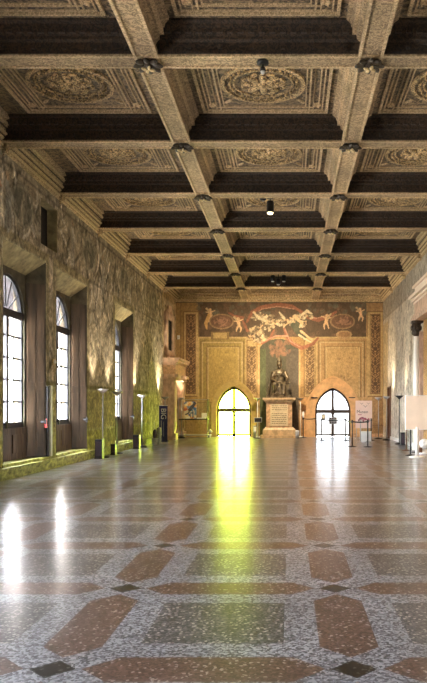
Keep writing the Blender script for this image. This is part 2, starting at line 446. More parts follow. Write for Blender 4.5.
# solid body of the wall behind the fresco skin, split around the two doors
def far_body():
    m = MB(FR_F)
    for x0, x1 in ((-7, DL['cx']-DL['hw']-.03), (DL['cx']+DL['hw']+.03, DR['cx']-DR['hw']-.03), (DR['cx']+DR['hw']+.03, 5.8)):
        m.box(x0, x1, .01, .55, 0, 7.6)
    for D in (DL, DR):
        x0, x1 = D['cx']-D['hw']-.03, D['cx']+D['hw']+.03
        lp = arch(D['cx'], D['hw']+.03, D['zs']-.01, D['zs'], D['c'], 30)[1:-1]
        for (a0, z0), (a1, z1) in zip(lp, lp[1:]):
            m.prism([(a0, z0), (a1, z1), (a1, 7.6), (a0, 7.6)], .01, .55)
    return m.build('wall_core', M_plain, wall_far)
far_body()
def far_door(idx, D, mf, mp, marc, outer):
    fr = FR_F
    L = lambda g, zb=0: arch(D['cx'], D['hw']+g, zb, D['zs'], D['c'], 30)
    d = struct(MB(fr).ring(L(-.10), L(.02), .20, .30).build('door_%d' % idx, mf))
    m = MB(fr).box(D['cx']-.06, D['cx']+.06, .19, .29, 0, D['zs']+D['hw']*math.sqrt(1+2*D['c'])-.05)
    m.build('mullion', mf, d)
    MB(fr).box(D['cx']-D['hw']+.04, D['cx']+D['hw']-.04, .18, .29, D['zs']-.09, D['zs']+.08).build('transom', mf, d)
    MB(fr).box(D['cx']-D['hw']+.04, D['cx']+D['hw']-.04, .19, .29, 0.02, .13).build('bottom_rail', mf, d)
    MB(fr).prism(L(-.06, .02), .235, .245).build('pane', mp, d)
    MB(fr).box(D['cx']-.09, D['cx']+.09, .13, .19, D['zs']-.14, D['zs']+.12).build('lock_box', mf, d)
    MB(fr).ring(L(.0), L(outer), -.05, .02).build('arch_surround', marc, d)
    MB(fr).ring(L(outer-.05), L(outer+.03), -.085, -.0).build('arch_moulding', marc, d)
    MB(fr).ring(L(-.01), L(.03), -.02, .56).build('door_reveal', marc, d)
    return d
door1 = far_door(1, DL, M_gframe, M_gpane, M_arcL, .24)
door2 = far_door(2, DR, M_dframe, glass('hazy_door_glass', (.045,.046,.048)), M_arcR, .42)
for sx in (-1, 1):
    a = DR['cx'] + sx*.95
    MB(FR_F).box(a-.16, a+.16, -.10, -.04, 1.95, 2.0).build('wall_bracket', M_dframe, door2)
n = MB(FR_F).box(1.60, 1.78, .12, .16, .88, 1.14).build('door_notice', M_dark, door2)
MB(FR_F).box(1.63, 1.75, .112, .119, .92, 1.10).build('notice_sheet', M_paper, n)
struct(MB(FR_F).box(-5.7, -3.75, -.06, 0, 0, .16).build('baseboard_far', M_arcL))
struct(MB(FR_F).box(3.15, 4.66, -.06, 0, 0, .16).build('baseboard_far', M_veins))

# ------------------------------------------------------------------ left wall
WIN = [(-.2, 2.2), (4.4, 6.9), (7.8, 10.4), (left_y(2.6), left_y(46)), (left_y(56), left_y(87)), (left_y(115), left_y(133.5))]  # first three are out of view, added to light the near end
SL = (16.38, 17.5, 5.39, 6.48)       # high slit niche
SILL, HEADZ = .3, 5.0
def lp(px, py): s = left_y(px); return s, zof(py, s)
def paint_left(s, z):
    p = Paint(s, z, (.46,.39,.28))
    R = random.Random(11)
    p.rect(BACK, 5.25, FARY, 7.4, (.32,.265,.18))
    p.speck(BACK, 2.1, FARY, 7, (.56,.49,.37), 420, .22, .45, R); p.speck(BACK, 2.1, FARY, 7, (.15,.12,.08), 420, .2, .5, R)
    for _ in range(380):                                   # long vertical scars and washed streaks
        a = R.uniform(8, FARY); b = R.uniform(2.2, 6.2); L = R.uniform(.3, 1.3)
        p.line([(a, b), (a+R.uniform(-.4,.4), b+L*.4), (a+R.uniform(-.5,.5), b+L)], R.uniform(.04,.12), R.choice([(.7,.63,.5), (.08,.065,.04), (.62,.57,.46), (.12,.10,.07)]), .85)
    for zz, w, c in ((6.75,.10,(.30,.26,.18)), (6.6,.03,(.08,.07,.05)), (5.22,.05,(.10,.08,.05)), (5.3,.04,(.28,.25,.17))):
        p.rect(BACK, zz-w/2, FARY, zz+w/2, c, .7)
    for w0, w1 in WIN:
        p.frame(w0-.22, -1, w1+.22, 5.2, .2, (.30,.25,.13), .8); p.frame(w0-.03, -1, w1+.03, 5.03, .03, (.5,.46,.3), .8)
    for a, b, c in ((20.5,22.6,.2), (26.2,28.0,.2), (28.4,30.6,.2)):
        p.frame(a, 2.3, b, 6.3, .12, (.33,.29,.2), .6)
    for a in (11.9, 15.3, 20.2, 24.3, 29.4):                     # painted medallions under the ceiling
        p.ell(a, 5.95, .62, .5, (.31,.28,.2), 0, .8); p.ell(a, 5.95, .5, .4, (.14,.125,.09), 0, .9)
        p.line([(a-.1,5.65),(a,5.95),(a+.05,6.2)], [.3,.22,.1], (.34,.29,.2), .7)
    # standing painted figures in the frieze
    for a, zc, col in ((13.9, 6.0, (.42,.20,.10)), (14.5, 5.9, (.30,.29,.24)), (18.7, 6.0, (.36,.33,.26)), (21.6, 5.7, (.33,.3,.24)), (13.1, 6.1, (.25,.2,.13)), (26.9, 5.6, (.33,.28,.2))):
        p.line([(a, zc-.55), (a+.04, zc), (a, zc+.35)], [.34,.26,.16], col, .85); p.ell(a, zc+.47, .09, .1, (.42,.3,.19))
        p.line([(a, zc+.25), (a+.3, zc+.05)], [.1,.07], col, .85)
    # dado
    p.rect(BACK, 0, 30.8, 2.08, (.42,.37,.14)); p.rect(BACK, 2.03, 30.8, 2.11, (.20,.17,.07)); p.rect(BACK, 1.95, 30.8, 1.99, (.5,.48,.24))
    p.rect(BACK, .82, 30.8, .86, (.55,.55,.25), .8); p.rect(BACK, 0, 30.8, .8, (.36,.37,.07), .6)
    p.speck(BACK, 0, 30.8, 2.0, (.22,.2,.05), 300, .12, .5, R); p.speck(BACK, 0, 30.8, 2.0, (.52,.5,.22), 260, .12, .4, R)
    # grazing lamplight painted pale on the wall near the portal, with a dark curved streak
    p.rect(28.3, .3, 31.2, 3.4, (.62,.58,.34), .55)
    p.line([(29.6,3.1),(29.9,2.5),(30.0,2.0),(30.5,1.2),(30.6,.5)], [.04,.14,.05,.16,.1], (.14,.11,.04), .8)
    p.rect(31.2, 0, FARY, 7, (.40,.28,.14), .7); p.frame(31.4, 3.9, 33.9, 6.5, .3, (.5,.42,.3), .7)
    return np.clip(p.c, 0, 1)
keysA = sorted([BACK, FARY] + [e for w in WIN for e in w] + [SL[0], SL[1]])
def in_left(a, z):
    if SILL < z < HEADZ and any(w0 < a < w1 for w0, w1 in WIN): return True
    return SL[0] < a < SL[1] and SL[2] < z < SL[3]
wall_left = grid_wall('wall_left', breaks(keysA, .06), breaks(sorted([0, SILL, HEADZ, SL[2], SL[3], 7.4]), .06), FR_L, paint_left, in_left, M_left)
m = MB(FR_L)                                                      # masonry body outside the niches
ks = [BACK] + [e for w in WIN for e in w] + [FARY+.5]
for a, b in zip(ks[::2], ks[1::2]): 
    if a < SL[0] < b or a < SL[1] < b or SL[0] < a < SL[1]:
        pass
    m.box(a + (.0 if a == BACK else .02), b - .02, .42 if (a > 16 and a < 17.4) else .32, .8, 0, 7.6)
for w0, w1 in WIN: m.box(w0+.02, w1-.02, .55, .8, 4.75, 7.6); m.box(w0+.02, w1-.02, .55, .8, 0, 1.05)
m.build('wall_core', M_plain, wall_left)
SPL, DEP = .30, .38
for i, (w0, w1) in enumerate(WIN):
    fr = FR_L; g0, g1 = w0+SPL, w1-SPL; zt = 4.63; cx = (g0+g1)/2; hw = (g1-g0)/2-.06; zs = 3.62; zb = 1.12
    # stone plate with an arched hole
    m = MB(fr)
    lo = arch(cx, hw, zb, zs, 0, 24)[1:-1]
    for (a0, z0), (a1, z1) in zip(lo, lo[1:]): m.prism([(a0,z0),(a1,z1),(a1,zt+.4),(a0,zt+.4)], DEP, DEP+.17)
    m.box(g0-.25, cx-hw, DEP, DEP+.17, SILL-.1, zt+.4); m.box(cx+hw, g1+.25, DEP, DEP+.17, SILL-.1, zt+.4)
    w = struct(m.build('window_%d' % (i+1), M_jamb))
    m = MB(fr); m.quad((w0,0,HEADZ),(w1,0,HEADZ),(g1,DEP,zt),(g0,DEP,zt)); m.quad((w0,0.002,HEADZ+.02),(w1,0.002,HEADZ+.02),(g1,DEP,zt+.02),(g0,DEP,zt+.02))
    m.build('sloping_head', M_head, w, recalc=False)
    for k, (a, b) in enumerate(((w0, g0), (w1, g1))):             # splayed jambs, lined with folded shutters
        m = MB(fr); m.quad((a,0,SILL),(b,DEP,SILL),(b,DEP,zt),(a,0,HEADZ)); m.build('jamb', M_jamb, w, recalc=False)
        sg = 1 if k == 0 else -1
        m = MB(fr)
        e = lambda t, off: (a+(b-a)*t + sg*off*.75, DEP*t - off*.6)
        for t0, t1, z0, z1, off in ((.06,.98,SILL+.03,4.45,.035), (.14,.48,SILL+.25,1.9,.055), (.14,.48,2.1,4.1,.055), (.58,.92,SILL+.25,1.9,.055), (.58,.92,2.1,4.1,.055)):
            p0, p1 = e(t0, off), e(t1, off); q0, q1 = e(t0, .002), e(t1, .002)
            P = [m.v((p[0], p[1], z)) for z in (z0, z1) for p in (p0, p1, q1, q0)]
            for f in ((0,1,2,3),(7,6,5,4),(0,4,5,1),(1,5,6,2),(2,6,7,3),(3,7,4,0)): m.bm.faces.new([P[x] for x in f])
        sh = m.build('shutter', M_shut, w)
        hd = MB(fr).box(a+sg*.10-.03, a+sg*.10+.03, -.03, .10, 1.12, 1.17).box(a+sg*.1-.015, a+sg*.1+.015, -.05, -.02, 1.05, 1.2)
        hd.build('shutter_latch', M_black, sh)
    MB(fr).box(w0-.02, w1+.02, -.02, DEP+.05, SILL-.06, SILL).build('window_sill', M_ledge, w)
    m = MB(fr).box(g0, g1, DEP-.03, DEP+.12, SILL, zb-.1); m.box(g0+.12, cx-.1, DEP-.05, DEP-.02, SILL+.15, zb-.25); m.box(cx+.1, g1-.12, DEP-.05, DEP-.02, SILL+.15, zb-.25)
    m.build('panel_below_window', M_panelw, w)
    fm = MB(fr).ring(arch(cx, hw-.06, zb, zs, 0, 24), arch(cx, hw+.01, zb, zs, 0, 24), DEP+.05, DEP+.12)
    fm.box(cx-hw, cx+hw, DEP+.04, DEP+.13, zb-.1, zb+.03); fm.box(cx-hw, cx+hw, DEP+.02, DEP+.13, zs-.09, zs+.09)
    fo = fm.build('window_frame', M_frame, w)
    MB(fr).box(cx-.065, cx+.065, DEP+.03, DEP+.13, zb, zs).build('mullion', M_frame, fo)
    bars = MB(fr)
    for q in range(1, 5):
        zz = zb + (zs-zb)*q/5; bars.box(cx-hw+.03, cx+hw-.03, DEP+.07, DEP+.10, zz-.022, zz+.022)
    for xq in (-.5, .5): bars.box(cx+hw*xq-.018, cx+hw*xq+.018, DEP+.07, DEP+.10, zb, zs)
    for ang in (35, 65, 90, 115, 145):
        t = math.radians(ang); r0, r1 = .15, hw-.03
        bars.tube([(cx+r0*math.cos(t), DEP+.085, zs+r0*math.sin(t)), (cx+r1*math.cos(t), DEP+.085, zs+r1*math.sin(t))], .014, 6)
    bars.build('glazing_bars', M_frame, fo)
    MB(fr).box(cx-hw+.03, cx-.03, DEP+.083, DEP+.089, zb+.02, zs-.05).build('pane', M_pane, fo)
    MB(fr).box(cx+.03, cx+hw-.03, DEP+.083, DEP+.089, zb+.02, zs-.05).build('pane', M_pane, fo)
    MB(fr).prism(arch(cx, hw-.03, zs+.06, zs+.06, 0, 24)[1:-1], DEP+.083, DEP+.089).build('arched_pane', M_lead, fo)
# slit niche
m = MB(FR_L); m.ring([(SL[0]+.001,SL[2]),(SL[1],SL[2]),(SL[1],SL[3]),(SL[0]+.001,SL[3])], [(SL[0]-.05,SL[2]-.05),(SL[1]+.02,SL[2]-.05),(SL[1]+.02,SL[3]+.05),(SL[0]-.05,SL[3]+.05)], .002, .32, True)
nb = m.build('slit_opening', M_head, wall_left)
MB(FR_L).box(SL[0]-.05, SL[1]+.02, .26, .3, SL[2]-.05, SL[3]+.05).build('dark_slit_back', M_void, nb)  # near-black panel closing the back of the slit
# ledge along the foot of the wall
led = struct(MB(FR_L).box(BACK, 30.9, -.12, .02, 0, .20).build('baseboard_left', M_ledge))
MB(FR_L).box(BACK, 30.9, -.15, -.0, .17, .24).build('ledge_nosing', M_ledge, led)
# carved stucco frame with a dark niche above the portal
m = MB(FR_L)
m.ring([(31.9,4.15),(33.2,4.15),(33.2,5.6),(31.9,5.6)], [(31.6,3.9),(33.5,3.9),(33.5,5.9),(31.6,5.9)], -.14, 0, True)
for k in range(14):
    t = 2*PI*k/14; m.ball((32.55+.93*math.cos(t), -.06, 5.0+1.2*math.sin(t)), (.09,.06,.13))
m.ball((32.55,-.06,6.1), (.3,.09,.18))
fo = m.build('stucco_frame', M_stone, wall_left, True)
MB(FR_L).box(31.9, 33.2, -.04, -.01, 4.15, 5.6).build('dark_opening_panel', M_void, fo)  # flat near-black panel filling the framed opening

# stone portal near the far end, its near flank faces the camera
m = MB(FR_L); m.box(31.35, 31.85, -.5, 0, .0, 2.75).box(33.7, 34.2, -.5, 0, 0, 2.75)
m.box(31.28, 31.92, -.58, 0, 0, .3).box(33.63, 34.27, -.58, 0, 0, .3)
m.box(31.45, 31.75, -.54, -.48, .45, 2.6).box(33.8, 34.1, -.54, -.48, .45, 2.6)
portal = struct(m.build('door_3', M_stone))
MB(FR_L).box(31.28, 34.27, -.60, 0, 2.75, 2.87).box(31.22, 31.98, -.70, -.05, 2.87, 3.0).box(33.57, 34.33, -.70, -.05, 2.87, 3.0).build('capital', M_stone, portal)
MB(FR_L).box(31.33, 34.22, -.55, 0, 3.0, 3.4).build('frieze', M_veins, portal)
m = MB(FR_L)
for k, (o_, z0, z1) in enumerate(((.57,3.4,3.48),(.62,3.48,3.56),(.70,3.56,3.66),(.76,3.66,3.74))): m.box(31.35-.3*(o_-.5)*1.0-.0, 34.3, -o_, 0, z0, z1)
m.build('cornice', M_stone, portal)
MB(FR_L).box(31.85, 33.7, -.12, -.02, 0, 2.75).build('door_leaf', M_brownd, portal)
MB(FR_L).ball((33.4,-.15,1.1), .045).build('door_handle', M_gold, portal, True)

# ------------------------------------------------------------------ right wall
def paint_right(s, z):
    p = Paint(s, z, (.60,.53,.42)); R = random.Random(21)
    p.speck(8, 0, FARY, 7, (.62,.57,.48), 300, .25, .4, R); p.speck(8, 1, FARY, 7, (.26,.22,.15), 260, .2, .4, R)
    for _ in range(240):
        a = R.uniform(22, FARY); b = R.uniform(1.5, 6.3); L = R.uniform(.3, 1.2)
        p.line([(a, b), (a+R.uniform(-.08,.08), b+L)], R.uniform(.03,.1), R.choice([(.66,.62,.52), (.20,.16,.10), (.30,.26,.2)]), .6)
    p.rect(BACK, 5.9, FARY, 7, (.26,.22,.16), .6); p.rect(BACK, 5.85, FARY, 5.92, (.2,.15,.1), .7)
    p.rect(33.0, 0, FARY, 5.6, (.52,.40,.22), .8); p.rect(33.4, .3, 34.4, 5.2, (.60,.48,.28), .8)
    p.rect(29.0, 0, 31.4, 5.6, (.56,.52,.43), .5); p.rect(30.1, .5, 31.0, 4.8, (.35,.28,.19), .4)
    p.rect(BACK, 0, FARY, .5, (.62,.6,.56), .5)
    return np.clip(p.c, 0, 1)
wall_right = grid_wall('wall_right', breaks([BACK, 32.0, 32.95, FARY], .07), breaks([0, 2.4, 7.4], .07), FR_R, paint_right,
                       lambda a, z: 32.0 < a < 32.95 and z < 2.4, M_right)
MB(FR_R).box(BACK, 32.0, .12, .5, 0, 7.6).box(32.95, FARY+.5, .12, .5, 0, 7.6).box(32.0, 32.95, .12, .5, 2.45, 7.6).build('wall_core', M_plain, wall_right)
d3 = struct(MB(FR_R).box(32.0, 32.95, .06, .12, 0.01, 2.4).build('door_4', M_brownd))
MB(FR_R).box(31.94, 32.0, -.03, .06, 0, 2.46).box(32.95, 33.01, -.03, .06, 0, 2.46).box(31.94, 33.01, -.03, .06, 2.4, 2.46).build('door_frame', M_brownd, d3)
MB(FR_R).ball((32.15, .03, 1.05), .03).build('door_handle', M_gold, d3)
# big doorway with columns and entablature at the right edge
portal2 = struct(MB(FR_R).box(23.75, 24.35, -.22, 0, 0, 4.1).box(18.3, 18.9, -.22, 0, 0, 4.1).build('door_5', M_stone))
for s in (23.95, 18.7):
    c = MB().lathe([(.14,0),(.15,.06),(.15,.12),(.11,.18),(.10,.3),(.10,2.2),(.085,3.9),(.10,3.95)], (RX-.30, s, 0), 20).build('column', M_paper, portal2, True)
    m = MB().lathe([(.09,3.95),(.12,4.1),(.16,4.3),(.16,4.4)], (RX-.30, s, 0), 12)
    for k in range(10):
        t = 2*PI*k/10
        for zz, rr in ((4.08,.11),(4.24,.15)): m.ball((RX-.30+rr*math.cos(t+zz), s+rr*math.sin(t+zz), zz), (.05,.05,.09))
    m.box(RX-.47, RX-.08, s-.18, s+.18, 4.4, 4.48)
    m.build('capital', M_boss, portal2, True)
m = MB(FR_R)
for o_, z0, z1, e in ((.40,4.48,4.62,0),(.36,4.62,4.72,0)): m.box(18.2-e, 24.4+e, -o_, 0, z0, z1)
m.build('architrave', M_stone, portal2)
MB(FR_R).box(18.3, 24.3, -.30, 0, 4.72, 5.12).build('frieze', M_stone, portal2)
m = MB(FR_R)
for o_, z0, z1, e in ((.33,5.12,5.17,.03),(.40,5.2,5.26,.06),(.47,5.3,5.40,.12),(.30,5.42,5.5,.0),(.36,5.68,5.76,.03)): m.box(18.2-e, 24.4+e, -o_, 0, z0, z1)
m.box(18.3, 24.3, -.28, 0, 5.12, 5.7)
m.build('cornice', M_cream, portal2)
MB(FR_R).box(18.9, 23.75, -.08, 0, 0, 4.48).build('door_leaf', M_orn, portal2)
m = MB(FR_R)
for a in (19.1, 20.7, 22.3):
    for z0, z1 in ((.3,1.3),(1.5,2.8),(3.0,4.2)): m.box(a, a+1.3, -.12, -.07, z0, z1)
m.build('raised_panels', M_orn, portal2)
struct(MB(FR_R).box(24.4, 31.9, -.05, 0, 0, .14).build('baseboard_right', M_white))

# ------------------------------------------------------------------ ceiling
BX = [-2.21, 1.24]; YB = [10.76 + 3.403*k for k in range(-4, 8)]
ceil = struct(MB().box(-6.7, 5.2, BACK-.3, FARY+.5, ZP, ZP+.25).build('ceiling', M_panel))
HWB = .19
def beam_profile(e=0):       # (side, z) half outline from soffit up
    return [(HWB-.0, ZB+e), (HWB, ZB+.05), (HWB-.03, ZB+.06), (HWB-.03, ZB+.20), (HWB+.03, ZB+.22), (HWB+.03, ZB+.27), (HWB+.06, ZB+.29), (HWB+.13, ZB+.37), (HWB+.13, ZB+.40), (HWB+.2, ZB+.42), (HWB+.2, ZP+.01)]
def ext(m, prof, p0, p1, axis):
    loop = [( s_, z) for s_, z in prof] + [(-s_, z) for s_, z in prof[::-1]]
    def P(s_, z, t):
        return (p0[0]+s_, t, z) if axis == 'Y' else (t, p0[1]+s_, z)
    t0, t1 = (p0[1], p1[1]) if axis == 'Y' else (p0[0], p1[0])
    A = [m.v(P(s_, z, t0)) for s_, z in loop]; B = [m.v(P(s_, z, t1)) for s_, z in loop]
    n = len(loop)
    for i in range(n): m.bm.faces.new((A[i], A[(i+1)%n], B[(i+1)%n], B[i]))
    m.bm.faces.new(A); m.bm.faces.new(B[::-1])
# cross beams: dark sides, gilt soffit with raised edges and a rope of beads on the lower edge
for y in YB[:-1]:
    xl = wx(y)
    m = MB(); ext(m, beam_profile(), (xl, y), (RX, y), 'X'); b_ = m.build('cross_beam', M_beam, ceil)
    m = MB(); m.box(xl+.02, RX-.02, y-HWB+.01, y+HWB-.01, ZB-.012, ZB+.002)
    m.build('beam_soffit', M_soffit, b_)
    m = MB(); m.box(xl+.02, RX-.02, y-HWB, y-HWB+.05, ZB-.03, ZB+.01); m.box(xl+.02, RX-.02, y+HWB-.05, y+HWB, ZB-.03, ZB+.01)
    m.build('beam_edging', M_mould, b_)
    if y > 6:
        m = MB()
        nb_ = int((RX-xl)/.16)
        for k in range(nb_):
            x = xl+.1+k*.16
            m.box(x-.045, x+.045, y-HWB-.115, y-HWB-.06, ZB+.285, ZB+.36)
            if k % 3 == 0: m.box(x-.03, x+.03, y-HWB-.005, y-HWB+.04, ZB+.09, ZB+.16)
        m.build('beam_carving', M_beam, b_)
for x in BX:
    m = MB(); ext(m, beam_profile(-.004), (x, BACK), (x, FARY-.05), 'Y'); b_ = m.build('long_beam', M_soffit, ceil)
    m = MB().box(x-HWB, x-HWB+.045, BACK, FARY-.1, ZB-.034, ZB).box(x+HWB-.045, x+HWB, BACK, FARY-.1, ZB-.034, ZB)
    m.box(x-HWB-.1, x-HWB-.05, BACK, FARY-.1, ZB+.28, ZB+.33).box(x+HWB+.05, x+HWB+.1, BACK, FARY-.1, ZB+.28, ZB+.33)
    m.build('beam_edging', M_mould, b_)
# crown mouldings on the side walls, sloping inwards to the panels
cr = [(0, 6.78), (.05, 6.80), (.06, 6.88), (.12, 6.90), (.12, 6.98), (.17, 7.0), (.17, 7.1), (.24, 7.16), (.24, 7.26), (.31, 7.28), (.31, ZP+.01), (0, ZP+.01)]
def crown(name, fr, a0, a1, sc=1.0):
    m = MB(fr); A = [m.v((a0, -d*sc, z)) for d, z in cr]; B = [m.v((a1, -d*sc, z)) for d, z in cr]
    n = len(cr)
    for i in range(n): m.bm.faces.new((A[i], A[(i+1)%n], B[(i+1)%n], B[i]))
    m.bm.faces.new(A); m.bm.faces.new(B[::-1]); return m.build(name, M_crown, ceil)
def crown_lines(fr, a0, a1):
    m = MB(fr)
    for d, z in ((.065,6.86),(.125,6.95),(.18,7.04),(.25,7.2)): m.box(a0, a1, -d-.022, -d+.01, z-.018, z+.018)
    m.build('crown_fillet', M_gold, ceil)
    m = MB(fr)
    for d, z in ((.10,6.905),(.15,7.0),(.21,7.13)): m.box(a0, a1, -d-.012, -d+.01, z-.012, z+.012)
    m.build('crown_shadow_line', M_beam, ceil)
crown_lines(FR_L, BACK, FARY); crown_lines(FR_R, BACK, FARY)
crown('crown_moulding', FR_L, BACK, FARY); crown('crown_moulding', FR_R, BACK, FARY); crown('crown_moulding', FR_F, -5.7, RX-.01, 1.5)
m = MB(FR_F)
for k in range(80): m.box(-5.65+k*.129, -5.65+k*.129+.065, -.30, -.17, 7.0, 7.1)
m.build('dentils', M_mould, ceil)
# coffer panels: oval roundel with beaded rim and rosette, rectangular moulding, corner flowers
XS = [-5.78, BX[0], BX[1], RX]
def coffer_meshes(w, l):
    m = MB()
    def rng_(rx, ry, t, h, n=36):
        inn = [(rx*math.cos(2*PI*k/n), ry*math.sin(2*PI*k/n)) for k in range(n)]; out = [((rx+t)*math.cos(2*PI*k/n), (ry+t)*math.sin(2*PI*k/n)) for k in range(n)]
        I0 = [m.v((a, b, 0)) for a, b in inn]; I1 = [m.v((a, b, -h)) for a, b in inn]; O0 = [m.v((a, b, 0)) for a, b in out]; O1 = [m.v((a, b, -h)) for a, b in out]
        for i in range(n):
            j = (i+1) % n
            for q in ((I0[i],I0[j],I1[j],I1[i]),(I1[i],I1[j],O1[j],O1[i]),(O1[i],O1[j],O0[j],O0[i]),(O0[i],O0[j],I0[j],I0[i])): m.bm.faces.new(q)
    rng_(.70, .66, .07, .05); rng_(.52, .49, .03, .03)
    for k in range(30):
        t = 2*PI*k/30; m.ball((.615*math.cos(t), .575*math.sin(t), -.02), .035, seg=6)
    for k in range(8):
        t = 2*PI*k/8; m.ball((.22*math.cos(t), .21*math.sin(t), -.02), (.19,.07,.05), (0,0,t), 8)
        m.ball((.38*math.cos(t+.39), .36*math.sin(t+.39), -.015), (.09,.05,.035), (0,0,t+1.9), 6)
    m.ball((0,0,-.03), (.1,.1,.07), seg=8)
    bmesh.ops.recalc_face_normals(m.bm, faces=m.bm.faces[:]); r = bpy.data.meshes.new('roundel'); m.bm.to_mesh(r); m.bm.free(); r.materials.append(M_round)
    m = MB()
    def rect_(x, y, t, h): 
        m.box(-x, x, y-t, y, -h, 0); m.box(-x, x, -y, -y+t, -h, 0); m.box(-x, -x+t, -y+t, y-t, -h, 0); m.box(x-t, x, -y+t, y-t, -h, 0)
    rect_(w/2-.5, l/2-.5, .05, .04); rect_(w/2-.60, l/2-.58, .025, .02); rect_(w/2-.78, l/2-.70, .02, .02)
    for sx in (-1, 1): m.box(sx*1.04-.012, sx*1.04+.012, -l/2+.7, l/2-.7, -.02, 0)
    rect_(.80, .95, .022, .025)
    for sx in (-1, 1):
        m.box(sx*.86-.015, sx*.86+.015, -l/2+.55, l/2-.55, -.03, 0); m.box(sx*.94-.01, sx*.94+.01, -l/2+.55, l/2-.55, -.02, 0)
        for sy in (-1, 1):
            for k in range(5):
                t = 2*PI*k/5; m.ball((sx*(w/2-.72)+.05*math.cos(t), sy*(l/2-.82)+.05*math.sin(t), -.01), (.04,.04,.03), seg=6)
            m.ball((sx*.0+sx*.7, sy*.72, -.01), (.12,.035,.03), (0,0,sx*sy*.8), 6)
    bmesh.ops.recalc_face_normals(m.bm, faces=m.bm.faces[:]); q = bpy.data.meshes.new('panel_moulding'); m.bm.to_mesh(q); m.bm.free(); q.materials.append(M_mould)
    return r, q
r_me, q_me = coffer_meshes(3.45, 3.4)
for y0, y1 in zip(YB, YB[1:]):
    if y0 < 3: continue
    for x0, x1 in zip(XS, XS[1:]):
        for nm, me in (('roundel', r_me), ('panel_moulding', q_me)):
            ob = bpy.data.objects.new(nm, me); C.objects.link(ob); ob.parent = ceil; ob.location = ((x0+x1)/2 + (.03 if x0 < -5 else 0), (y0+y1)/2, ZP)
# bosses at the crossings, corbels where beams meet the walls
m = MB()
for k in range(8):
    t = 2*PI*k/8; m.ball((.14*math.cos(t), .14*math.sin(t), -.04), (.10,.05,.04), (0,.3,t), 8)
m.ball((0,0,-.05), (.07,.07,.06), seg=8)
bmesh.ops.recalc_face_normals(m.bm, faces=m.bm.faces[:]); bo = bpy.data.meshes.new('boss'); m.bm.to_mesh(bo); m.bm.free(); bo.materials.append(M_boss)
m = MB()
for k in range(4):
    t = 2*PI*k/4+.4; m.ball((.06*math.cos(t), .06*math.sin(t), -.11), (.05,.025,.025), (0,0,t), 8)
bmesh.ops.recalc_face_normals(m.bm, faces=m.bm.faces[:]); bc = bpy.data.meshes.new('boss_centre'); m.bm.to_mesh(bc); m.bm.free(); bc.materials.append(M_gold)
for y in YB[:-1]:
    if y < 6: continue
    for x in BX:
        ob = bpy.data.objects.new('boss', bo); C.objects.link(ob); ob.parent = ceil; ob.location = (x, y, ZB-.03)
        oc = bpy.data.objects.new('boss_centre', bc); C.objects.link(oc); oc.parent = ob
m = MB(); m.taper(-.08, .08, 0, .16, -.08, 0, 1.0); m.ball((0,.12,-.07), (.06,.06,.06)); m.ball((0,.06,-.15), (.03,.03,.08)); 
bmesh.ops.recalc_face_normals(m.bm, faces=m.bm.faces[:]); cm = bpy.data.meshes.new('corbel'); m.bm.to_mesh(cm); m.bm.free(); cm.materials.append(M_soffit)
for y in YB[:-1]:
    if y < 6: continue
    for x, rz in ((wx(y), -PI/2), (RX, PI/2)):
        ob = bpy.data.objects.new('corbel', cm); C.objects.link(ob); ob.parent = ceil; ob.location = (x, y, ZB-.02); ob.rotation_euler = (0, 0, rz)

for k, (a, b) in enumerate(BW):
    w = struct(MB().box(a, b, BACK-.2, BACK-.12, .9, 1.0).box(a, b, BACK-.2, BACK-.12, 5.1, 5.2).box(a, a+.08, BACK-.2, BACK-.12, 1, 5.1).box(b-.08, b, BACK-.2, BACK-.12, 1, 5.1).box((a+b)/2-.04, (a+b)/2+.04, BACK-.2, BACK-.12, 1, 5.1).box(a, b, BACK-.2, BACK-.12, 3.6, 3.7).build('window_%d' % (len(WIN)+k+1), M_frame))
    MB().box(a+.05, b-.05, BACK-.165, BACK-.155, .95, 5.15).build('pane', M_pane, w)
# ------------------------------------------------------------------ outside: eave across the court, seen through the upper window lights
MBo = MB().box(-11.5, -9.9, 2, FARY+12, 4.35, 9.0).build('courtyard_loggia', M_brick)
tag(MBo, 'red brick upper storey of the loggia outside the left windows', 'building')

# ------------------------------------------------------------------ floor lamps
def make_lamp(loc, label, shade_mat, pole_mat, h=2.05, base_r=.19):
    t = thing('floor_lamp', label, 'floor lamp', loc, 0, 'uplighter lamps along the walls')
    MB().lathe([(base_r,0),(base_r,.02),(base_r*.8,.035),(.03,.06),(.02,.07)]).build('base', M_black if pole_mat != M_white else M_white, t, True)
    MB().lathe([(.021,.05),(.021,h-.12)], n=10).build('pole', pole_mat, t, True)
    MB().lathe([(.03,h-.14),(.06,h-.11),(.12,h-.06),(.19,h),(.18,h),(.11,h-.045),(.05,h-.09)], n=24, cap=False).build('lamp_shade', shade_mat, t, True)
    MB().ball((0,0,h-.05), (.03,.03,.04), seg=8).build('bulb', M_bulb, t, True)
    return t
def lamp_light(t, h, e):
    l = bpy.data.lights.new('uplight', 'SPOT'); l.spot_size = 1.45; l.spot_blend = .9; l.energy = e; l.color = (1, .82, .58); l.shadow_soft_size = .12
    o = bpy.data.objects.new('uplight', l); C.objects.link(o); o.parent = t; o.location = (0, 0, h+.03); o.rotation_euler = (PI, 0, 0)
def on_left(px, off=.3): s = left_y(px, off); return (wx(s)+off, s, 0)
def by_far(px, py=436.5, Y=34.2): return ((px-HX)/F*Y, Y, 0)
